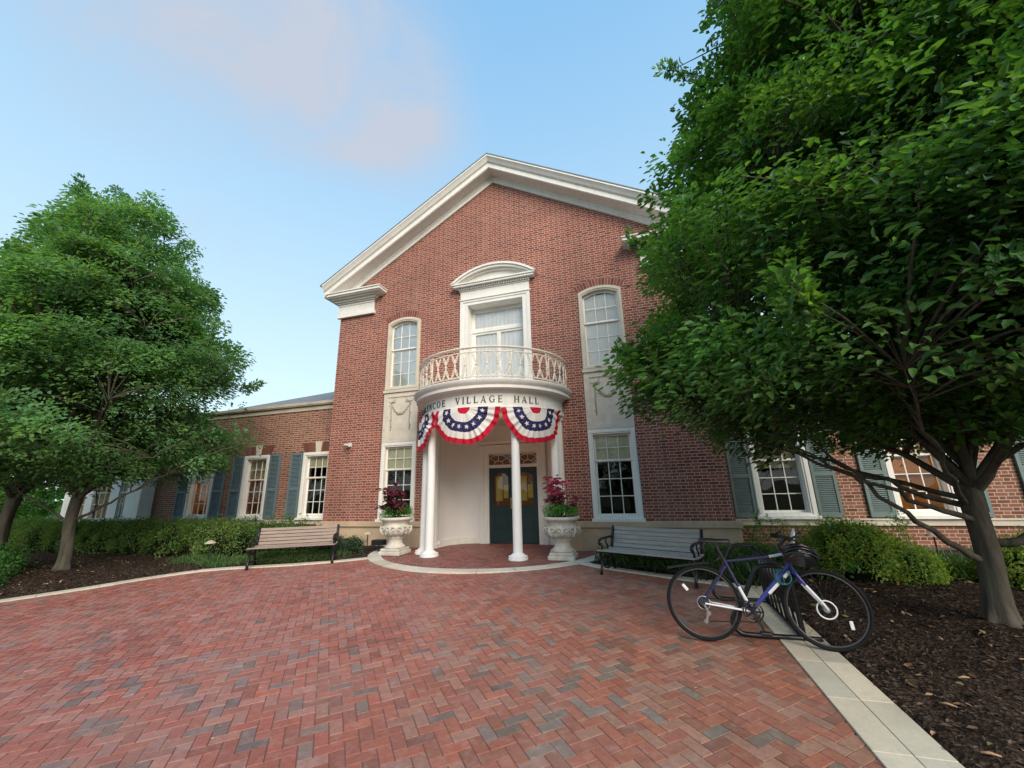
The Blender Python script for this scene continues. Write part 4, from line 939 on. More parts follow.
for (a, b) in LW: jack_arch(a, b, wz[1]+.004)
labsR = ['wing window with its shade half down', 'wing window lit brown from inside', None, None]; 
for i, (a, b) in enumerate(RW): window(a, b, *wz, WY, 0, meet=.62, cas=.13, blind='shade', blind_to=[1.72, 2.2, 1.9, 1.9][i], proud=.05, label=labsR[i])
for i, (a, b) in enumerate(LW): window(a, b, *wz, WY, 0, meet=.62, cas=.13, blind='shade', blind_to=[2.2, 1.95, 1.9][i], proud=.05)
for (a, b) in ((5.36, 5.79), (6.94, 7.37), (7.83, 8.25), (9.33, 9.76), (10.33, 10.77), (11.89, 12.33)): shutter(a, b, .66, 2.66, 'shutterR')
for (a, b) in ((-7.17, -6.72), (-8.04, -7.60), (-9.60, -9.14), (-10.38, -9.92), (-12.02, -11.56)): shutter(a, b, .66, 2.66, 'shutterL')
# rooms behind the wings
def room(x0, x1, mat):
    m = MB(); m.box(x0, x1, 3.4, 3.45, .2, 3.3); m.box(x0, x1, .95, 3.4, 3.25, 3.3); m.box(x0, x1, .95, 3.4, .2, .25); m.box(x0, x0+.05, .95, 3.4, .25, 3.25); m.box(x1-.05, x1, .95, 3.4, .25, 3.25)
    # shelves and desks seen through the glass
    for k in range(5): m.box(x0+.3, x1-.3, 3.2, 3.39, .7+k*.42, .73+k*.42)
    m.box(x0+.4, x0+1.5, 2.0, 2.7, .25, 1.0)
    m.build('interior', mat, hall)
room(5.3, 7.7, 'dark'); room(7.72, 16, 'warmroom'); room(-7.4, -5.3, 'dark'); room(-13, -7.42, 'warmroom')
for (x, y, z, e, nm) in ((8.9, 1.5, 2.75, 32, 'r'), (-8.7, 2.2, 2.9, 22, 'l')):
    b = MB(); b.lathe([(0, z-.06), (.06, z-.05), (.085, z), (.05, z+.05), (0, z+.06)], x, y, 14); b.tube([(x, y, z+.05), (x, y, 3.25)], .008, 6)
    lo = tag(b.build('pendant_lamp', 'lamp', None, smooth=True), 'amber lamp glowing high inside the %s' % ('right wing window behind the big tree' if nm == 'r' else 'second lit window of the left wing'), 'lamp')
    L = bpy.data.lights.new('pendant_light', 'POINT'); L.energy = e; L.color = (1, .62, .3); L.shadow_soft_size = .1; q = bpy.data.objects.new('pendant_light', L); COL.objects.link(q); q.location = (x, y, z-.16); q.parent = lo
# white bay at the far left
m = MB()
by = .2; BW = ((-16.9, -16.15), (-15.75, -14.85), (-14.38, -13.98))
m.plate([(-17.4, .62), (-13.2, .62), (-13.2, 2.95), (-17.4, 2.95)], [winshape(a, b, .72, 2.3) for a, b in BW], by, .12)
m.box(-13.9, -13.2, by-.03, by-.001, .2, 2.95); m.box(-17.5, -13.1, by-.1, WY-.002, 2.951, 3.2); m.box(-17.5, -13.15, by-.02, WY-.002, -.1, .619); m.box(-13.32, -13.2, by+.121, WY-.002, .62, 2.949)
bayo = m.build('bay_window', 'white', hall, bevel=.005)
m = MB()
for (a, b) in BW:
    for k in (1, 2): xx = a+(b-a)*k/3; m.box(xx-.012, xx+.012, by+.03, by+.06, .72, 2.3)
    for zz in (1.2, 1.6, 1.95): m.box(a, b, by+.035, by+.055, zz-.012, zz+.012)
o = m.build('sash', 'white', None); o.parent = bayo
m = MB(); m.add([(-17.2, by+.07, .7), (-13.6, by+.07, .7), (-13.6, by+.07, 2.35), (-17.2, by+.07, 2.35)], [(0, 1, 2, 3)]); o = m.build('pane', 'glass', None, fix=False); o.parent = bayo
m = MB(); m.box(-17.2, -13.6, by+.2, by+.22, .65, 2.4); o = m.build('blind', 'warmroom', None); o.parent = bayo

# wall fixtures
e = empty('security_camera', (-4.5, 0, 2.72), 'small white security camera on the brick wall left of the porch', 'camera')
m = MB(); m.box(-4.56, -4.44, -.03, -.001, 2.68, 2.78); m.tube([(-4.5, -.03, 2.74), (-4.5, -.10, 2.73)], .015, 8); m.build('bracket', 'fixture_white', e)
m = MB(); m.tube([(-4.58, -.12, 2.72), (-4.40, -.17, 2.70)], .042, 14); m.build('body', 'fixture_white', e, smooth=True)
e = empty('flood_fixture', (-2.70, -.95, 0), 'black box floodlight on the mulch beside the left urn', 'light')
m = MB(); m.box(-2.84, -2.54, -1.05, -.85, .17, .29); m.build('housing', 'fixture', e, bevel=.015); m = MB(); m.tube([(-2.69, -.95, -.02), (-2.69, -.95, .17)], .02, 8); m.build('stake', 'fixture', e)
def path_light(x, y, lab):
    z = float(mulch_h(x, y)); e = empty('path_light', (x, y, z), lab, 'light', 'mushroom path lights')
    m = MB(); m.tube([(x, y, z-.05), (x, y, z+.42)], .012, 8); m.build('stem', 'fixture', e); m = MB(); m.lathe([(0, z+.47), (.05, z+.455), (.10, z+.42), (.105, z+.405), (0, z+.41)], x, y, 18); m.build('shade', 'coping', e, smooth=True)
path_light(-2.98, -1.0, 'slim mushroom path light behind the black box floodlight'); path_light(-5.45, -2.98, 'mushroom path light in front of the long hedge'); path_light(8.05, -.8, 'mushroom path light by the right wing behind the round shrub')

# ------------------------------------------------------------------ bunting
NAVY, RED, WHT = (.028, .025, .09), (.46, .012, .035), (.66, .63, .59)
MAT['bunting'] = colattr_mat('bunting_cloth', .85, 120, .06, .1, .15)
def bunting(pc, half, H, lab, R0=1.87, seed=0):
    rs = random.Random(seed); m = MB(); nr, na = 22, 96; zt = 3.13; W2 = R(half)*R0
    def pt(q, t, lift=0):
        s = q*W2*math.cos(t); d = q*H*(math.sin(t)**.92); f = (.022+.010*math.sin(t*11+seed*3))*q*math.sin(t*30+1.3*math.sin(t*5+seed)+.5*math.sin(q*7+t*3))*min(1, q*1.6)+.028*q*math.sin(t*7+seed)
        s *= 1-.015*math.sin(t*11); d += .005*q*math.sin(t*30+1)+.022*q*math.sin(t*5+seed*2)
        a = R(pc)+s/R0; r = R0+.03+f+lift+.05*math.sin(t)*q*(1-q)*2
        return (PXC+r*math.sin(a), -r*math.cos(a), zt-d)
    V = []
    for i in range(nr+1):
        for j in range(na+1): V.append(pt(i/nr, PI*j/na))
    o = len(m.v); m.v += V
    for i in range(nr):
        q = (i+.5)/nr; c = RED if q < .19 else WHT if q < .40 else NAVY if q < .66 else WHT if q < .86 else RED
        for j in range(na): m.f.append((i*(na+1)+j, i*(na+1)+j+1, (i+1)*(na+1)+j+1, (i+1)*(na+1)+j)); m.mi.append(0); m.c.append(jit(c, .02) if False else c)
    for k in range(8):
        t0 = PI*(k+.5)/8; q0 = .54; rad = .060
        base_s, base_d = q0*W2*math.cos(t0), q0*H*math.sin(t0); pts = []
        for i in range(10):
            r_s = rad if i % 2 == 0 else rad*.42; a = i*PI/5+t0; s, d = base_s+r_s*math.sin(a), base_d-r_s*math.cos(a)
            q = math.hypot(s/W2, d/H); t = math.atan2(d/H, s/W2); pts.append(pt(q, t, .006))
        pts.append(pt(q0, t0, .008))
        m.add(pts, [(i, (i+1) % 10, 10) for i in range(10)], 0, WHT)
    o = m.build('bunting', 'bunting', None, smooth='all', fix=False); return tag(o, lab, 'bunting', 'patriotic fan buntings on the porch')
bunting(-1.2, 24.6, .80, 'pleated red white and blue fan bunting below the word VILLAGE', seed=1)
bunting(48.3, 24.4, .80, 'pleated red white and blue fan bunting below the word HALL', seed=2)
bunting(-50, 23.6, .80, 'pleated fan bunting at the left side of the porch, seen edge-on', seed=3)

# ------------------------------------------------------------------ urns and their plants
def urn(x, y, lab):
    e = empty('urn', (x, y, 0), lab, 'urn', 'stone urns flanking the porch')
    m = MB(); m.box(-.265, .265, -.265, .265, .012, .10); m.box(-.235, .235, -.235, .235, .10, .15)
    m.build('base', 'urn', None, bevel=.015).parent = e
    prof = [(0, .15), (.225, .15), (.232, .18), (.215, .205), (.185, .22), (.165, .26), (.158, .31), (.165, .355), (.195, .375), (.195, .395), (.175, .405), (.225, .42), (.285, .455), (.325, .505), (.338, .555), (.325, .61), (.295, .645), (.285, .665), (.290, .70), (.315, .735), (.35, .755), (.376, .77), (.382, .80), (.365, .825), (.32, .825), (.30, .79), (.10, .78), (0, .78)]
    def fl(a, j, r, z): return r*(1+(.035*math.cos(12*a) if .42 < z < .63 else 0))
    b = MB().lathe(prof, 0, 0, 72, fn=fl).build('bowl', 'urn', None, smooth='all'); b.parent = e
    s = MB()
    for k in range(8):       # scrolled acanthus leaves
        a = k*PI/4+.2
        def cp(da, r, z): return (r*math.sin(a+da), -r*math.cos(a+da), z)
        for sg in (-1, 1):
            pts = []
            for i in range(16):
                t = i/15; ang = t*2.0*PI*1.05; rr = .055*(1-t*.72); pts.append(cp(sg*(.20+(-rr*math.cos(ang))/.33), .350-.012*t, .575+rr*math.sin(ang)))
            s.tube(pts, [.021-.008*i/15 for i in range(16)], 6)
            s.tube([cp(sg*.04, .27, .455), cp(sg*.07, .315, .51), cp(sg*.12, .34, .56)], [.02, .022, .016], 6)
        s.tube([cp(0, .255, .43), cp(0, .315, .475), cp(0, .36, .54), cp(0, .36, .60), cp(0, .33, .635)], [.016, .028, .032, .026, .010], 8)
        for i in range(4): s.tube([cp(PI/8, .30+.01*i, .46+.035*i), cp(PI/8, .318+.008*i, .485+.035*i)], [.018, .022], 6)
    o = s.build('acanthus_carving', 'urn', None, smooth='all'); o.parent = e
    so2 = MB().lathe([(0, .80), (.31, .80)], 0, 0, 24).build('soil', 'soil', None, fix=False); so2.parent = e
    return e
UL = (-2.10, -1.17); UR = (1.80, -1.20)
urn(*UL, 'carved stone urn left of the porch with dark maroon coleus'); urn(*UR, 'carved stone urn right of the porch with crimson coleus')
def coleus(x, y, lab, top, low, seed, h=.85):
    global rng
    rng = np.random.default_rng(seed); rs = random.Random(seed); e = empty('coleus_plant', (x, y, .8), lab, 'plant', 'coleus in the urns'); m = MB(); P = []; D = []; Nn = []; L = []; Cc = []
    for s_ in range(17):
        a = rs.random()*6.28; sp = rs.uniform(.05, .46); hh = h*rs.uniform(.35, 1.05)*(1-.5*sp); tip = np.array([x+math.cos(a)*sp, y+math.sin(a)*sp, .8+hh]); b0 = np.array([x+math.cos(a)*.05, y+math.sin(a)*.05, .78])
        pts = bez(b0, (b0+tip)/2+np.array([0, 0, .1]), tip, 8); m.tube(pts, [.009]*4+[.006]*4, 5, cap=False)
        for i in range(2, 8):
            for k in range(rs.choice((1, 2, 3)) if i < 7 else 6):
                aa = rs.random()*6.28; q = pts[i]+np.array([0, 0, rs.uniform(-.03, .03)]); d = np.array([math.cos(aa), math.sin(aa), rs.uniform(-.35, .35)])
                P.append(q); D.append(d); Nn.append(np.array([-.3*math.cos(aa)+rs.gauss(0, .2), -.3*math.sin(aa)+rs.gauss(0, .2), 1])); L.append(rs.uniform(.07, .19)); f = min(1, max(0, (q[2]-.95)/.55))+rs.gauss(0, .25); f = min(1, max(0, f))
                c = np.array(low)*(1-f)+np.array(top)*f; Cc.append(c*rs.uniform(.6, 1.35))
    m.build('stem', 'twig', e, fix=False)
    L = np.array(L); V, F = leaves(np.array(P), np.array(D), np.array(Nn), L, L*.55); npmesh('foliage', V, F, MAT['coleus'], np.repeat(np.clip(np.array(Cc), .003, .9), 6, 0), e)
coleus(*UL, 'dark maroon coleus filling the left stone urn', (.26, .02, .05), (.08, .02, .04), 5, .86); coleus(*UR, 'crimson and pink coleus filling the right stone urn', (.60, .06, .12), (.22, .085, .10), 6, .92)
def trailing(x, y, lab, seed):
    global rng
    rng = np.random.default_rng(seed); n = 90; a = rng.random(n)*2*PI; r = np.sqrt(rng.random(n))*.35; C = np.c_[x+r*np.cos(a), y+r*np.sin(a), .86+rng.random(n)*.20*(1-r*.8)]
    e = foliage('trailing_plant', C, unit(np.c_[np.cos(a)*.5, np.sin(a)*.5, np.ones(n)]), unit(np.c_[np.cos(a), np.sin(a), .2*np.ones(n)]), 26, .06, .035, MAT['leaf'], (.10, .26, .04), None, flat=.5); tag(e, lab, 'plant', 'green edging plants in the urns')
trailing(*UL, 'low green leaves around the rim of the left stone urn', 8); trailing(*UR, 'low green leaves around the rim of the right stone urn', 9)

# ------------------------------------------------------------------ benches
def bench(name, ax, ay, bx_, by_, L, wood, lab):
    """front feet at a (left) and b (right)"""
    ang = math.atan2(by_-ay, bx_-ax); mid = Vector(((ax+bx_)/2, (ay+by_)/2, gz((ay+by_)/2)))
    e = bpy.data.objects.new(name, None); COL.objects.link(e); e.location = mid; e.rotation_euler = (0, 0, ang); e.scale = (1, 1, .85); tag(e, lab, 'bench', 'slatted benches beside the plaza')
    h = L/2
    def put(m, nm, mat, **k): o = m.build(nm, mat, None, **k); o.parent = e; return o
    for sx in (-1, 1):
        m = MB(); X = sx*h
        def T(pts, r, n=7): m.tube([(X, y, z) for y, z in pts], [q*1.35 for q in r] if isinstance(r, list) else r*1.35, n)
        T([(.02, 0), (.035, .10), (.075, .20), (.06, .31), (.02, .40), (-.01, .43)], [.020, .018, .017, .017, .019, .02])            # front leg
        T([(.50, 0), (.46, .12), (.40, .22), (.40, .34), (.43, .42)], [.020, .018, .017, .018, .02])      # rear leg
        T([(-.01, .43), (.10, .415), (.25, .405), (.43, .42)], .018)                                       # seat rail
        T([(.43, .42), (.455, .56), (.50, .72), (.545, .86)], [.022, .021, .02, .018])
        T([(.06, .27), (.16, .33), (.25, .27), (.34, .33), (.41, .27)], .011); T([(.07, .20), (.16, .12), (.25, .09), (.34, .12), (.43, .20)], .012)
        # arm with curl
        T([(.485, .64), (.40, .665), (.25, .66), (.10, .655), (.02, .63), (.0, .58), (.03, .545), (.07, .56)], [.017, .018, .018, .018, .018, .017, .014, .01]); T([(.06, .57), (.10, .50), (.08, .43)], .014); T([(.25, .655), (.22, .58), (.28, .50), (.26, .42)], .010)
        m.box(X-.025, X+.025, -.01, .06, -.005, .014); m.box(X-.025, X+.025, .47, .54, -.005, .014)
        put(m, 'end_frame', 'blackmetal', smooth='all')
    m = MB(); m.tube([(-h, .25, .14), (0, .25, .19), (h, .25, .14)], .010, 6); m.tube([(-h, .25, .38), (0, .25, .33), (h, .25, .38)], .010, 6); put(m, 'stretcher', 'blackmetal')
    m = MB(); ov = .03
    for k in range(6): y = .0+k*.080; z = .448-.030*math.sin(PI*k/5)*.6; m.box(-h-ov+random.gauss(0, .002), h+ov, y-.034, y+.034, z-.012, z+.014)
    put(m, 'seat', wood, bevel=.005)
    m = MB()
    for k in range(5):
        z = .50+k*.078; y = .447+(z-.42)*.27; M = Matrix.Translation((0, y-.012, z)) @ Matrix.Rotation(R(-15), 4, 'X'); m.box(-h-ov, h+ov+random.gauss(0, .002), -.013, .013, -.034, .034, M=M)
    put(m, 'backrest', wood, bevel=.005)
    return e
bench('slatted_bench', 2.66, -2.50, 4.02, -3.12, 1.50, 'wood_grey', 'grey slatted bench between the right urn and the bicycle')
bench('slatted_bench', -4.11, -3.20, -2.80, -2.38, 1.55, 'wood_tan', 'pinkish brown slatted bench in front of the left hedge')

# ------------------------------------------------------------------ bike rack
RKZ = gz(-4.2)
def rack():
    e = empty('bike_rack', (4.5, -4.2, RKZ), 'black tubular bike rack with slanting bars behind the bicycle', 'bike rack')
    for (Y, xo) in ((-4.80, 0), (-3.62, .0)):
        z = gz(Y)+.028
        P = [(4.76, Y, z), (4.66, Y, z), (4.30+xo, Y, z), (4.215+xo, Y, z+.02), (4.17+xo, Y, z+.09), (4.19+xo, Y, z+.17), (4.26+xo, Y, z+.26), (4.40+xo, Y, z+.52), (4.45+xo, Y, z+.60), (4.52+xo, Y, z+.635), (4.66+xo, Y, z+.635), (4.72+xo, Y, z+.60), (4.74+xo, Y, z+.50), (4.77+xo, Y, z+.02)]
        # rounded path
        Q = smooth3(P, 4); m = MB().tube(Q, .024, 10); m.tube([(4.70, Y, z), (4.92, Y, z)], .022, 10); m.build('end_hoop', 'rackpaint', e, smooth='all')
    for k in range(7):
        Y = -4.66+k*.15; z = gz(Y)+.028; m = MB().tube([(4.70, Y, z+.62), (4.725, Y, z+.40), (4.765, Y, z+.0)], .013, 8); m.build('bar', 'rackpaint', e, smooth='all')
    for (x, zz) in ((4.70, .62), (4.765, .0)): MB().tube([(x, -4.80, gz(-4.8)+.028+zz), (x, -3.62, gz(-3.62)+.028+zz)], .016, 8).build('rail', 'rackpaint', e, smooth='all')
def smooth3(P, k=4):
    P = [Vector(p) for p in P]; out = []
    for i in range(len(P)-1):
        a = P[max(i-1, 0)]; b = P[i]; c = P[i+1]; d = P[min(i+2, len(P)-1)]
        for j in range(k):
            t = j/k; out.append(.5*((2*b)+(c-a)*t+(2*a-5*b+4*c-d)*t*t+(3*b-a-3*c+d)*t**3))
    out.append(P[-1]); return out
rack()

# ------------------------------------------------------------------ bicycle
def bicycle():
    e = bpy.data.objects.new('bicycle', None); COL.objects.link(e); e.location = (3.90, -5.0, gz(-5.0)+.012); e.rotation_euler = (R(-2.5), 0, R(-1.5))
    tag(e, 'blue and white road bicycle leaning at the black bike rack', 'bicycle')
    def put(m, nm, mat, par=None, **k):
        o = m.build(nm, mat, None, **k); o.parent = par or e; return o
    RW_ = .34; HR = Vector((0, 0, RW_)); HF = Vector((1.03, 0, RW_)); BB = Vector((.42, 0, .29)); ST = Vector((.245, 0, .72)); HT = Vector((.765, 0, .83)); HB = Vector((.815, 0, .675))
    def wheel(c, name, turn=0):
        w_ = bpy.data.objects.new(name, None); COL.objects.link(w_); w_.parent = e; w_.location = c; w_.rotation_euler = (0, 0, turn)
        def ringt(rad, r, nm, mat, n=56, nn=8): return put(MB().tube([(rad*math.cos(t), 0, rad*math.sin(t)) for t in np.linspace(0, 2*PI, n+1)[:-1]], r, nn, closed=True), nm, mat, w_, smooth='all')
        ringt(.323, .0165, 'tyre', 'rubber'); ringt(.302, .009, 'rim', 'darkrim')
        m = MB()
        for k in range(28):
            a = k*2*PI/28; s_ = 1 if k % 2 else -1; o_ = (1 if (k//2) % 2 else -1)*1.1; m.tube([(.022*math.cos(a+o_), s_*.028, .022*math.sin(a+o_)), (.298*math.cos(a), 0, .298*math.sin(a))], .0009, 4)
        put(m, 'spokes', 'darkrim', w_)
        m = MB(); m.tube([(0, -.055, 0), (0, .055, 0)], .014, 12); m.tube([(0, -.034, 0), (0, -.028, 0)], .026, 14); m.tube([(0, .028, 0), (0, .034, 0)], .026, 14); put(m, 'hub', 'steel', w_, smooth=True)
        a = R(-35) if name == 'front_wheel' else R(140)
        m = MB(); m.box(-.035, .035, -.012, .004, -.014, .014, M=Matrix.Translation((.20*math.cos(a), -.004, .20*math.sin(a))) @ Matrix.Rotation(-a+(.9 if name == 'front_wheel' else 0.2), 4, 'Y')); put(m, 'reflector', 'reflector', w_, bevel=.005)
        return w_
    rw = wheel(HR, 'rear_wheel'); fw = wheel(HF, 'front_wheel', R(-7))
    # spoke-guard / dynamo ring on the front hub
    put(MB().tube([(.075*math.cos(t), -.030, .075*math.sin(t)) for t in np.linspace(0, 2*PI, 33)[:-1]], .007, 6, closed=True), 'hub_ring', 'reflector', fw, smooth='all')
    m = MB()
    for k, rr in enumerate((.052, .047, .042, .037, .032, .027)):
        y = -.030-k*.005; m.lathe([(rr, 0)], 0, 0, 3) if False else None
        pts = [(rr*(1+.05*math.cos(18*t))*math.cos(t), y, rr*(1+.05*math.cos(18*t))*math.sin(t)) for t in np.linspace(0, 2*PI, 49)[:-1]]; n = len(pts)
        m.add(pts+[(x, y-.0022, z) for x, _, z in pts], [tuple(range(n)), tuple(range(2*n-1, n-1, -1))]+[(i, (i+1) % n, (i+1) % n+n, i+n) for i in range(n)])
    put(m, 'cassette', 'darkrim', rw); put(MB().tube([(.058*math.cos(t), -.030, .058*math.sin(t)) for t in np.linspace(0, 2*PI, 33)[:-1]], .006, 6, closed=True), 'spoke_guard', 'steel', rw, smooth='all')
    # frame
    fr = MB()
    def tb(a, b, ra, rb=None, mi=0): fr.tube([a, b], [ra, rb or ra], 12, mi)
    tb(BB, HB+Vector((-.01, 0, .03)), .019, .021); tb(ST, HT+Vector((-.12, 0, -.055)), .0125, .0125, 2); tb(HT+Vector((-.12, 0, -.055)), HT+Vector((-.005, 0, -.03)), .0125, .0135, 1); tb(BB, ST+Vector((-.01, 0, .03)), .0145, .0135, 2); tb(HB, HT, .020, .019, 0)
    for s_ in (-1, 1):
        tb(Vector((.40, s_*.03, .29)), HR+Vector((.01, s_*.06, 0)), .0105, .008, 1); tb(ST+Vector((.005, s_*.018, -.04)), HR+Vector((0, s_*.06, .01)), .0085, .007, 2)
    fr.tube([BB+Vector((0, -.036, 0)), BB+Vector((0, .036, 0))], .023, 14)
    frame = put(fr, 'frame', ['framepaint', 'framewhite', 'darkframe'], smooth=True)
    dcl = MB(); d_ = (HB-BB); a = BB+d_*.42; b = BB+d_*.66; dcl.tube([a, b], .0212, 14); sd_ = (ST-BB); dcl.tube([BB+sd_*.16, BB+sd_*.48], .0160, 14); dcl.tube([BB+d_*.80, BB+d_*.93], .0218, 14); [put(q, 'white_band', 'framewhite', frame, smooth=True) for q in dcl.split(lambda c: (c.x > .40)+(c.x > .71))]
    # fork
    m = MB(); m.tube([HB, HB+Vector((.012, 0, -.03))], .022, 12)
    for s_ in (-1, 1): m.tube([HB+Vector((.010, s_*.028, -.02)), HB+Vector((.045, s_*.052, -.09)), HB+Vector((.075, s_*.055, -.135))], [.016, .015, .014], 10)
    m.beam(HB+Vector((.010, -.04, -.025)), HB+Vector((.010, .04, -.025)), .03, .03)
    fk = put(m, 'fork', 'framepaint', smooth=True)
    m = MB()
    for s_ in (-1, 1): m.tube([HB+Vector((.075, s_*.055, -.135)), HF+Vector((-.02, s_*.055, .04)), HF+Vector((0, s_*.052, 0))], [.0145, .011, .008], 10)
    for q in m.split(lambda c: c.y > 0): put(q, 'fork_blade', 'framewhite', fk, smooth=True)
    # cranks, chainring, chain, pedals
    m = MB(); m.tube([(BB.x+.083*math.cos(t), -.048, BB.z+.083*math.sin(t)) for t in np.linspace(0, 2*PI, 41)[:-1]], .006, 6, closed=True); m.tube([(BB.x+.060*math.cos(t), -.044, BB.z+.060*math.sin(t)) for t in np.linspace(0, 2*PI, 33)[:-1]], .006, 6, closed=True)
    for k in range(5): t = k*2*PI/5; m.beam((BB.x, -.05, BB.z), (BB.x+.085*math.cos(t), -.046, BB.z+.085*math.sin(t)), .016, .006, up=(0, 1, 0))
    cr = put(m, 'chainring', 'rackpaint')
    m = MB(); ca = R(-68)
    for s_, aa in ((-1, ca), (1, ca+PI)):
        ex = Vector((BB.x+.17*math.cos(aa), s_*.075, BB.z+.17*math.sin(aa))); m.beam(Vector((BB.x, s_*.062, BB.z)), ex, .022, .014, up=(0, 1, 0))
    for q in m.split(lambda c: c.y > 0): put(q, 'crank_arm', 'rackpaint')
    for s_, aa in ((-1, ca), (1, ca+PI)):
        m = MB(); ex = (BB.x+.17*math.cos(aa), s_*.125, BB.z+.17*math.sin(aa)); m.box(ex[0]-.045, ex[0]+.045, ex[1]-.035, ex[1]+.035, ex[2]-.012, ex[2]+.012); put(m, 'pedal', 'rackpaint', bevel=.006)
    m = MB(); cy = -.047; m.tube([(BB.x, cy, BB.z+.087), (0, cy, RW_+.045)], .005, 5); m.tube([(BB.x, cy, BB.z-.087), (.06, cy, RW_-.155), (.0, cy, RW_-.165), (-.012, cy, RW_-.145), (.035, cy, RW_-.085), (.02, cy, RW_-.055), (-.03, cy, RW_-.03)], .005, 5)
    m.tube([(BB.x+.087*math.cos(t), cy, BB.z+.087*math.sin(t)) for t in np.linspace(-PI/2, PI/2, 14)], .005, 5); put(m, 'chain', 'blackmetal')
    m = MB(); m.beam((.0, -.062, RW_-.01), (.03, -.062, RW_-.075), .018, .014, up=(0, 1, 0)); m.beam((.028, -.056, RW_-.075), (.0, -.056, RW_-.165), .020, .012, up=(0, 1, 0))
    for (x, z) in ((.032, RW_-.085), (.0, RW_-.155)): m.tube([(x, -.045, z), (x, -.056, z)], .020, 12)
    put(m, 'derailleur', 'steel')
    # saddle and post
    m = MB(); m.tube([ST+Vector((-.01, 0, .02)), ST+Vector((-.06, 0, .155))], .0135, 10); m.tube([ST+Vector((-.003, 0, .0)), ST+Vector((-.012, 0, .03))], .020, 12); put(m, 'seat_post', 'rackpaint', smooth=True)
    m = MB(); secs = [(-.15, .062, .012), (-.12, .075, .022), (-.06, .066, .020), (.0, .035, .012), (.06, .022, .010), (.12, .017, .008), (.135, .010, .0)]; sc = ST+Vector((-.06, 0, .185)); vs = []; n = 12
    for (x, wv, dz) in secs:
        for k in range(n): t = 2*PI*k/n; vs.append((sc.x+x, wv*math.cos(t), sc.z+dz*.7+.020*math.sin(t)-.012*abs(math.cos(t))))
    m.add(vs, [(i*n+k, i*n+(k+1) % n, (i+1)*n+(k+1) % n, (i+1)*n+k) for i in range(len(secs)-1) for k in range(n)]+[tuple(range(n)), tuple((len(secs)-1)*n+k for k in range(n))])
    sd2 = put(m, 'saddle', 'saddle', smooth='all')
    m = MB()
    for s_ in (-1, 1): m.tube([(sc.x-.11, s_*.022, sc.z+.0), (sc.x-.05, s_*.022, sc.z-.03), (sc.x+.03, s_*.022, sc.z-.03), (sc.x+.11, s_*.010, sc.z-.0)], .0035, 5)
    put(m, 'saddle_rails', 'darkrim', sd2)
    # mudguard behind the seat, over the rear wheel
    m = MB(); gp = [(.10, .415+.30), (.0, .40+.305), (-.10, .69), (-.20, .675), (-.30, .655)]
    for i in range(len(gp)-1):
        (xa, za), (xb, zb) = gp[i], gp[i+1]; v = []
        for (x, z) in ((xa, za), (xb, zb)): v += [(x, -.03, z-.015), (x, 0, z), (x, .03, z-.015), (x, .03, z-.018), (x, 0, z-.003), (x, -.03, z-.018)]
        m.add(v, [(k, (k+1) % 6, (k+1) % 6+6, k+6) for k in range(6)])
    m.tube([(.13, 0, .70), (.22, 0, .76)], .008, 6); put(m, 'mudguard', 'saddle', smooth='all')
    # stem, bars, grips, levers
    sx_ = HT+Vector((-.015, 0, .06)); bc = HT+Vector((.055, 0, .125)); m = MB(); m.tube([HT, sx_], .016, 10); m.tube([sx_+Vector((0, 0, -.01)), bc], .015, 10); put(m, 'stem', 'rackpaint', smooth=True)
    m = MB(); m.tube([bc+Vector((-.05, -.28, .0)), bc+Vector((-.02, -.14, 0)), bc, bc+Vector((-.02, .14, 0)), bc+Vector((-.05, .28, .0))], .015, 10); hb = put(m, 'handlebar', 'rackpaint', smooth=True)
    m = MB()
    for s_ in (-1, 1): m.tube([bc+Vector((-.05, s_*.29, 0)), bc+Vector((-.028, s_*.175, 0))], .021, 10)
    for q in m.split(lambda c: c.y > bc.y): put(q, 'grip', 'rubber', hb, smooth=True)
    m = MB()
    for s_ in (-1, 1):
        m.tube([bc+Vector((-.02, s_*.16, 0)), bc+Vector((.03, s_*.17, -.02)), bc+Vector((.035, s_*.25, -.045))], [.009, .007, .005], 6)
        m.tube([bc+Vector((-.05, s_*.285, 0)), bc+Vector((.02, s_*.285, .03)), bc+Vector((.05, s_*.275, .06))], .010, 7)
    for q in m.split(lambda c: c.y > bc.y): put(q, 'brake_lever', 'rackpaint', hb, smooth='all')
    m = MB(); m.lathe([(0, 0), (.042, .004), (.048, .04), (.036, .11), (0, .14)], 0, 0, 14); m.v = [tuple(bc+Vector((.035+z*.3, x-.03, y-.05+z*.9))) for (x, y, z) in m.v]; put(m, 'front_light', 'reflector', hb, smooth=True)
    m = MB(); 
    m.tube(smooth3([bc+Vector((.03, -.16, -.02)), bc+Vector((.12, -.10, .02)), bc+Vector((.13, -.02, -.08)), bc+Vector((.03, -.02, -.20)), HB+Vector((.03, 0, -.03))]), .0028, 5); m.tube(smooth3([bc+Vector((.03, .16, -.02)), bc+Vector((.13, .08, .0)), bc+Vector((.09, .0, -.12)), BB+(HB-BB)*.85+Vector((0, .02, 0))]), .0028, 5)
    put(m, 'cables', 'blackmetal', hb)
    return e
bicycle()
BG = gz(-5.0)+.012
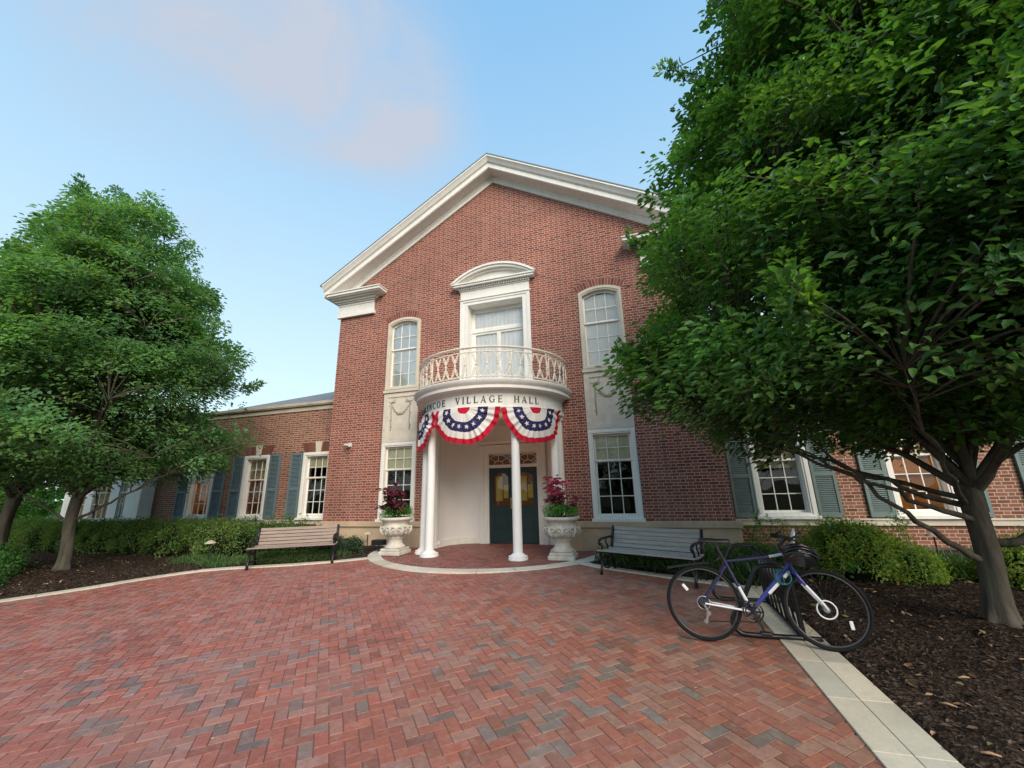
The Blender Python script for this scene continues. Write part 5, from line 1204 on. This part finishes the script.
# helmet hanging from the bar
def helmet():
    e = empty('helmet', (4.76, -5.14, BG+.75), 'black vented bicycle helmet hanging from the handlebar', 'helmet'); c = Vector((4.76, -5.14, BG+.79)); m = MB()
    n, k = 28, 10; vs = []; fs = []
    for i in range(k+1):
        p = (i/k)*PI*.56
        for j in range(n):
            t = 2*PI*j/n; rr = math.sin(p); gro = 1-.07*max(0, math.cos(7*t*1.0))*(math.sin(p)**1) if p < 1.6 else 1
            x = .135*rr*math.cos(t)*gro; y = .098*rr*math.sin(t)*gro; z = .125*math.cos(p)*gro; vs.append((x, y, z))
    for i in range(k):
        for j in range(n): fs.append((i*n+j, i*n+(j+1) % n, (i+1)*n+(j+1) % n, (i+1)*n+j))
    M = Matrix.Translation(c) @ Matrix.Rotation(R(8), 4, 'Y') @ Matrix.Rotation(R(28), 4, 'X'); m.add([M @ Vector(v) for v in vs], fs); m.build('shell', 'helmet', e, smooth='all')
    r_m = MB()
    for s_ in (-2, -1, 0, 1, 2):
        pts = [M @ Vector((.142*math.sin(a), s_*.030*(1-.2*abs(a)), .133*math.cos(a)*(1-.06*s_*s_))) for a in np.linspace(-1.35, 1.35, 14)]; r_m.tube(pts, [.004]+[.011]*12+[.004], 6)
    r_m.build('ridges', 'helmet', e, smooth='all')
    s = MB()
    for s_ in (-1, 1): s.tube(smooth3([M @ Vector((.03, s_*.09, -.01)), M @ Vector((.0, s_*.07, -.09)), M @ Vector((.0, 0, -.13))]), .004, 5)
    s.build('strap', 'saddle', e)
helmet()
m = MB(); cc = Vector((4.63, -5.03, BG+.60))
for k, (ra, dx) in enumerate(((.062, 0), (.056, .01), (.066, -.006))): m.tube([cc+Vector((dx+ra*math.cos(t), .012*k+.008*math.sin(3*t), ra*1.05*math.sin(t))) for t in np.linspace(0, 2*PI, 33)[:-1]], .004, 6, closed=True)
tag(m.build('cable_lock', 'teal', None, smooth='all'), 'coiled teal cable lock hanging under the bicycle down tube', 'lock')

# ------------------------------------------------------------------ trees
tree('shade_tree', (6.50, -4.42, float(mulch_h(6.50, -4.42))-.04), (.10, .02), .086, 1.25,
     [(1.86, 2.2), (2.05, 3.0), (2.7, 3.42), (3.4, 3.35), (4.0, 3.08), (5.4, 2.55), (7.2, 2.05), (8.3, 1.5), (9.3, .85), (10.2, .15)],
     'large broadleaf tree with low dark canopy standing in the mulch right of the bicycle', 'tree', 'broadleaf trees around the hall', 6800, 42, .235, .088, (.068, .150, .036), nl=34, seed=21, shell=.5, lobes=130, lobe_r=.78, fill=.30, shoots=14, amp=.5,
     lowlimbs=[((6.5, -4.42, .62), (5.9, -4.6, .95), (4.9, -4.9, 2.1), .036), ((6.5, -4.45, 1.0), (5.7, -4.75, 1.25), (4.6, -5.1, 1.95), .030), ((6.52, -4.4, 1.12), (5.6, -4.2, 1.45), (4.3, -4.0, 2.2), .030), ((6.65, -4.4, .78), (7.0, -4.7, .8), (7.9, -5.2, 1.9), .042),
               ((6.5, -4.42, 1.15), (5.9, -5.3, 1.45), (5.4, -6.1, 2.2), .028), ((6.6, -4.4, 1.15), (6.9, -3.5, 1.6), (7.4, -2.8, 2.4), .03), ((6.5, -4.4, 1.2), (5.6, -3.4, 1.6), (5.0, -2.9, 2.3), .028)])
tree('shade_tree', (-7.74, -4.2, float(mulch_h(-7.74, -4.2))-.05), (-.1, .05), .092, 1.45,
     [(1.8, 1.8), (2.05, 3.05), (2.9, 3.3), (4.2, 2.95), (5.6, 2.45), (6.7, 1.85), (7.6, 1.2), (8.3, .7), (8.9, .15)],
     'dense broadleaf tree rising through the mulch in front of the left hedge', 'tree', 'broadleaf trees around the hall', 4600, 34, .22, .085, (.105, .205, .078), nl=30, seed=5, shell=.45, lobes=85, lobe_r=.78, fill=.26, shoots=12,
     lowlimbs=[((-7.75, -4.15, 1.0), (-7.0, -3.9, 1.35), (-6.0, -3.4, 2.1), .032), ((-7.78, -4.2, .95), (-8.4, -4.4, 1.2), (-9.2, -4.9, 2.0), .028)])
tree('shade_tree', (-11.95, -3.45, -.03), (.12, .05), .12, 1.5,
     [(1.75, 1.2), (2.1, 2.6), (3.2, 3.0), (5.5, 2.7), (7.6, 1.95), (9.2, 1.2), (10.6, .25)],
     'darker broadleaf tree at the left edge of the photo behind the nearer one', 'tree', 'broadleaf trees around the hall', 2200, 32, .30, .11, (.085, .17, .052), nl=26, seed=8, shell=.45)
tree('shade_tree', (-27.5, 2.0, -.1), (0, 0), .2, .8,
     [(.1, 2.5), (1.5, 4.2), (4, 4.4), (7, 3.2), (9.5, .5)], 'pale green tree far behind the hedge at the left', 'tree', 'broadleaf trees around the hall', 700, 30, .5, .2, (.10, .22, .05), nl=12, seed=12)
tree('shade_tree', (-13.5, 11.5, -.1), (0, 0), .16, 2.6, [(3.5, .8), (5, 1.8), (7.2, 1.6), (8.6, .3)], 'thin distant tree showing over the left wing parapet', 'tree', 'broadleaf trees around the hall', 110, 20, .4, .13, (.11, .11, .07), nl=16, seed=14)

# ------------------------------------------------------------------ hedge, shrubs, ground cover
def blobfol(name, boxes, n, per, rad, leafL, col, lab, cat, group=None, kind=None, top=True, yellow=.12, seed=3, var=.22):
    """boxes: list of (cx,cy,cz,rx,ry,rz,power) superellipsoids; clumps near their surface"""
    global rng
    rng = np.random.default_rng(seed); C = []; D = []
    w_ = np.array([b[3]*b[5]+b[4]*b[3] for b in boxes]); w_ = w_/w_.sum()
    for b, k in zip(boxes, (w_*n).astype(int)+1):
        cx, cy, cz, rx, ry, rz, p = b; d = rand_unit(k); d[:, 2] = np.where(d[:, 2] < -.3, -d[:, 2], d[:, 2])
        s = (np.abs(d)**p).sum(1)**(-1/p); q = (1-np.abs(rng.normal(size=k))*.10)*(1+.05*np.sin(d[:, 0]*9+cx)+.05*np.sin(d[:, 1]*11))
        P = d*(s*q)[:, None]*np.array([rx, ry, rz])+np.array([cx, cy, cz]); C.append(P); D.append(d)
    C = np.concatenate(C); D = unit(np.concatenate(D)+np.array([0, 0, .35])); 
    return tag(foliage(name, C, D, D, per, rad, leafL, MAT['leaf'], col, None, flat=.55, yellow=yellow, var=var), lab, cat, group, kind)
tree('shade_tree', (-21.5, -.6, -.1), (0, 0), .2, .6, [(.0, 1.6), (1.0, 2.6), (3.0, 2.8), (5, 2.0), (6.5, .5)], 'round pale green tree at the far left beyond the bay window', 'tree', 'broadleaf trees around the hall', 650, 30, .42, .16, (.11, .23, .05), nl=12, seed=13)
for i_, (x_, y_, h_) in enumerate(((-13, -27, 9.5), (-5.5, -30, 11), (2.5, -28, 10), (9.5, -31, 11.5))):  # unseen row behind the camera, added to darken the window reflections
    tree('unseen_tree', (x_, y_, -.6), (0, 0), .2, 1.6, [(1.4, 2.0), (2.4, 3.8), (4.5, 4.2), (7, 3.0), (h_, .4)], 'unseen tree behind the camera, placed for the window reflections, %s from the left of four' % ('first', 'second', 'third', 'fourth')[i_], 'tree', 'unseen trees behind the camera for window reflections', 420, 30, .6, .24, (.05, .12, .03), nl=8, seed=70+i_)
MAT['hedgecore'] = paint('dark_hedge_core', (.012, .016, .008), .95, .3, 20, .1)
def core(o, boxes):  # closed near-black hull that fills the inside of the leaf shell
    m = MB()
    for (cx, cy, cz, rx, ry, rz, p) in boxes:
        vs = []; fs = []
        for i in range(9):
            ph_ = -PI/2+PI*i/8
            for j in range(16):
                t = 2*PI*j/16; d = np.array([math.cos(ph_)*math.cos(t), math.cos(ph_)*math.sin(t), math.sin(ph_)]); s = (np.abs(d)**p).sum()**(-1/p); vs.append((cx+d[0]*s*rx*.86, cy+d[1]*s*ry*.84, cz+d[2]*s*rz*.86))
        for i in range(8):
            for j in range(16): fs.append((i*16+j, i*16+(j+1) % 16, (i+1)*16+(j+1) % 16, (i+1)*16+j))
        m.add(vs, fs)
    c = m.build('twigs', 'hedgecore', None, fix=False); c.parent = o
hb = [(-6.4-1.25*i, -2.05+.03*math.sin(i), .30, .78, .62, .47, 4.) for i in range(9)]
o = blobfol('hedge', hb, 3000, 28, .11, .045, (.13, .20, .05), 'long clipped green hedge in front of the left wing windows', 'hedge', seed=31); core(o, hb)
b_ = [(-5.35, -1.35, .25, .75, .55, .38, 2.6), (-4.75, -1.1, .22, .6, .45, .36, 2.4)]
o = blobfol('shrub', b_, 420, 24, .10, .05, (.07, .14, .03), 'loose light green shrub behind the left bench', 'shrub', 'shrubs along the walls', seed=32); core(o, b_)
b_ = [(-3.75, -1.35, .12, .55, .35, .24, 2.3), (-3.3, -1.15, .10, .3, .25, .22, 2.2)]
o = blobfol('shrub', b_, 260, 24, .08, .04, (.06, .10, .05), 'low grey green shrub between the left bench and the black floodlight', 'shrub', 'shrubs along the walls', seed=33); core(o, b_)
b_ = [(-7.9, -5.6, .0, .75, .6, .38, 2.3), (-8.7, -5.2, .02, .8, .7, .42, 2.3), (-9.6, -4.7, .05, .9, .7, .45, 2.3)]
o = blobfol('shrub', b_, 700, 26, .11, .05, (.10, .22, .055), 'bright green spreading shrub at the left edge below the tree', 'shrub', 'shrubs along the walls', seed=34); core(o, b_)
b_ = [(6.25, -2.3, .33, .50, .5, .42, 2.2), (6.75, -2.3, .18, .42, .45, .32, 2.2), (5.85, -2.2, .2, .3, .4, .30, 2.2)]
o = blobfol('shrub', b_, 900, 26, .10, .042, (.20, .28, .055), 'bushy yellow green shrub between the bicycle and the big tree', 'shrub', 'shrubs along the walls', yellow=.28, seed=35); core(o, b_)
b_ = [(8.2, -2.5, .18, .62, .5, .36, 2.2), (8.9, -2.1, .3, .6, .5, .42, 2.2)]
o = blobfol('shrub', b_, 620, 26, .10, .042, (.18, .26, .055), 'leafy green shrub directly behind the big tree trunk', 'shrub', 'shrubs along the walls', yellow=.22, seed=36); core(o, b_)
b_ = [(9.9, -2.0, .28, .8, .6, .5, 2.2)]
o = blobfol('shrub', b_, 380, 24, .10, .055, (.14, .23, .035), 'yellow green shrub at the right edge beyond the big tree', 'shrub', 'shrubs along the walls', yellow=.3, seed=37); core(o, b_)
b_ = [(4.6, -1.5, .08, .35, .35, .26, 2.2), (5.2, -1.3, .08, .35, .35, .24, 2.2)]
o = blobfol('shrub', b_, 320, 24, .09, .04, (.12, .19, .06), 'low soft green plants behind the bike rack', 'shrub', 'shrubs along the walls', seed=38); core(o, b_)
# wispy sprigs growing across the sill courses
def wisps(name, pts, lab, seed, col=(.11, .20, .04)):
    global rng
    rng = np.random.default_rng(seed); rs = random.Random(seed); e = empty(name, pts[0], lab, 'plant', 'wispy plants by the wing walls'); m = MB(); C = []; D = []
    for (x, y, z) in pts:
        for k in range(3):
            tip = Vector((x+rs.uniform(-.2, .2), y+rs.uniform(-.1, .1), z+rs.uniform(-.12, .08))); b0 = Vector((x+rs.uniform(-.05, .05), y, -.02)); mid = (b0+tip)/2+Vector((rs.uniform(-.05, .05), 0, .1)); P = bez(np.array(b0), np.array(mid), np.array(tip), 7); m.tube(P, .004, 4, cap=False)
            for q in P[2:]:
                for _ in range(2): C.append(q+np.array([rs.gauss(0, .05), rs.gauss(0, .05), rs.gauss(0, .03)])); D.append(np.array([rs.gauss(0, .5), rs.gauss(0, .5), 1]))
    m.build('stem', 'twig', e, fix=False); C = np.array(C); D = unit(np.array(D)); foliage('foliage', C, D, D, 9, .06, .045, MAT['leaf'], col, e, flat=.5)
wisps('wispy_plant', [(5.5+.33*i, .15+.08*math.sin(i*2), .62+.10*math.sin(i*1.7)) for i in range(9)], 'thin leafy sprigs climbing over the sill course of the right wing', 41)
wisps('wispy_plant', [(-5.9-.28*i, .0, .70+.08*math.sin(i*1.3)) for i in range(9)], 'leafy sprigs rising above the hedge under the left wing windows', 42)
# grassy ground cover (stuff)
def groundcover(name, pts, n, h, col, seed):
    global rng
    rng = np.random.default_rng(seed); P = np.array([pts[i] for i in rng.integers(0, len(pts), n)], float); P = P+rng.normal(size=(n, 2))*np.array([.17, .13]); ok = ~inside(P[:, 0], P[:, 1]) & (np.hypot(P[:, 0]-RC[0], P[:, 1]-RC[1]) > RO+.05) & (pdist(P[:, 0], P[:, 1]) > .14); P = P[ok]; n = len(P)
    z = mulch_h(P[:, 0], P[:, 1]); B = np.c_[P, z-.01]; D = unit(np.c_[rng.normal(size=(n, 2))*.55, np.ones(n)]); Nn = rand_unit(n)*np.array([1, 1, .1]); L = h*(.6+.8*rng.random(n)); V, F = leaves(B, D, Nn, L, L*.07+.004, .1)
    c = np.array(col)[None]*(1+rng.normal(size=n)*.3)[:, None]; tag(npmesh(name, V, F, MAT['leaf'], np.repeat(np.clip(c, .005, .5), 6, 0)), kind='stuff')
gp = [(2.9+.12*i, -1.78-.44*.12*i+.1*j) for i in range(18) for j in range(5)]
groundcover('liriope_ground_cover', gp, 9000, .24, (.07, .12, .035), 51)
gp = [(-4.9+.12*i, -2.75+.36*.12*i+.12*j) for i in range(14) for j in range(5)]+[(-6.2+.15*i, -2.9+.12*j) for i in range(9) for j in range(2)]
groundcover('low_ground_cover', gp, 7000, .12, (.10, .17, .045), 52)
gp = [(7.0+.15*i, -2.2+.2*j) for i in range(9) for j in range(8)]+[(5.3+.2*i, -1.4+.2*j) for i in range(12) for j in range(6)]
groundcover('ivy_ground_cover', gp, 8000, .16, (.09, .17, .04), 53)
# mulch chips and fallen leaves
def litter(name, n, regions, size, cols, seed, flat=.25, kind='stuff', aspect=.35):
    global rng
    rng = np.random.default_rng(seed); P = []
    for (x0, x1, y0, y1, wt) in regions: k = int(n*wt); P.append(np.c_[rng.uniform(x0, x1, k), rng.uniform(y0, y1, k)])
    P = np.concatenate(P); bad = inside(P[:, 0], P[:, 1]) | (np.hypot(P[:, 0]-RC[0], P[:, 1]-RC[1]) < RO) | ((P[:, 0] > 4.5) & (P[:, 0] < 4.97) & (P[:, 1] < -2.86)); P = P[~bad]; n = len(P)
    B = np.c_[P, mulch_h(P[:, 0], P[:, 1])+.008+rng.random(n)*.012]; D = unit(np.c_[rng.normal(size=(n, 2)), rng.normal(size=n)*flat]); Nn = unit(np.c_[rng.normal(size=(n, 2))*flat*1.4, np.ones(n)]); L = size*(.3+1.2*rng.random(n)**2); V, F = leaves(B, D, Nn, L, L*aspect, .15)
    cc = np.array(cols)[rng.integers(0, len(cols), n)]*(1+rng.normal(size=n)*.22)[:, None]; tag(npmesh(name, V, F, MAT['chip'], np.repeat(np.clip(cc, .003, .8), 6, 0)), kind=kind)
reg = [(4.9, 9.5, -9.2, -2.2, .62), (-10.5, -4.5, -6.5, -2.2, .26), (-4.5, 5.2, -2.9, -.3, .12)]
litter('mulch_chips', 42000, reg, .042, [(.040, .026, .019), (.062, .041, .030), (.026, .018, .014), (.13, .09, .065)], 61)
litter('leaf_litter', 620, [(4.95, 8.5, -8.5, -2.4, .7), (-8.5, -4.8, -5.5, -2.6, .3)], .075, [(.30, .17, .10), (.22, .13, .07), (.36, .25, .14), (.14, .15, .05)], 62, .3, aspect=.5)
def twigs():
    m = MB(); rs = random.Random(4)
    for _ in range(26):
        x, y = rs.uniform(5.05, 7.6), rs.uniform(-7.8, -2.9)
        a = rs.random()*6.28; L = rs.uniform(.03, .10); z = float(mulch_h(x, y))+.016; m.tube([(x, y, z), (x+math.cos(a)*L*.5, y+math.sin(a)*L*.5, z+.006), (x+math.cos(a)*L, y+math.sin(a)*L, z)], [.006, .009, .005], 5, 0, (.38, .24, .15))
    tag(m.build('bark_pieces', 'chip', None, smooth='all'), kind='stuff')
twigs()
def specks():
    rs = random.Random(9); m = MB()
    for _ in range(160):
        x, y = rs.uniform(-7, 4.4), rs.uniform(-8.8, -2.6)
        if not bool(inside(x, y)) or disc(x, y, RO): continue
        r0 = rs.uniform(.004, .013); z = gz(y)+.003; n = 6; a0 = rs.random()*6
        m.add([(x+r0*rs.uniform(.6, 1.2)*math.cos(a0+k*PI/3), y+r0*rs.uniform(.6, 1.2)*math.sin(a0+k*PI/3), z+rs.uniform(0, .004)) for k in range(n)], [tuple(range(n))], 0, rs.choice([(.5, .42, .3), (.35, .3, .2), (.2, .25, .08), (.55, .5, .45)]))
    tag(m.build('paving_litter', 'chip', None, fix=False), kind='stuff')
specks()
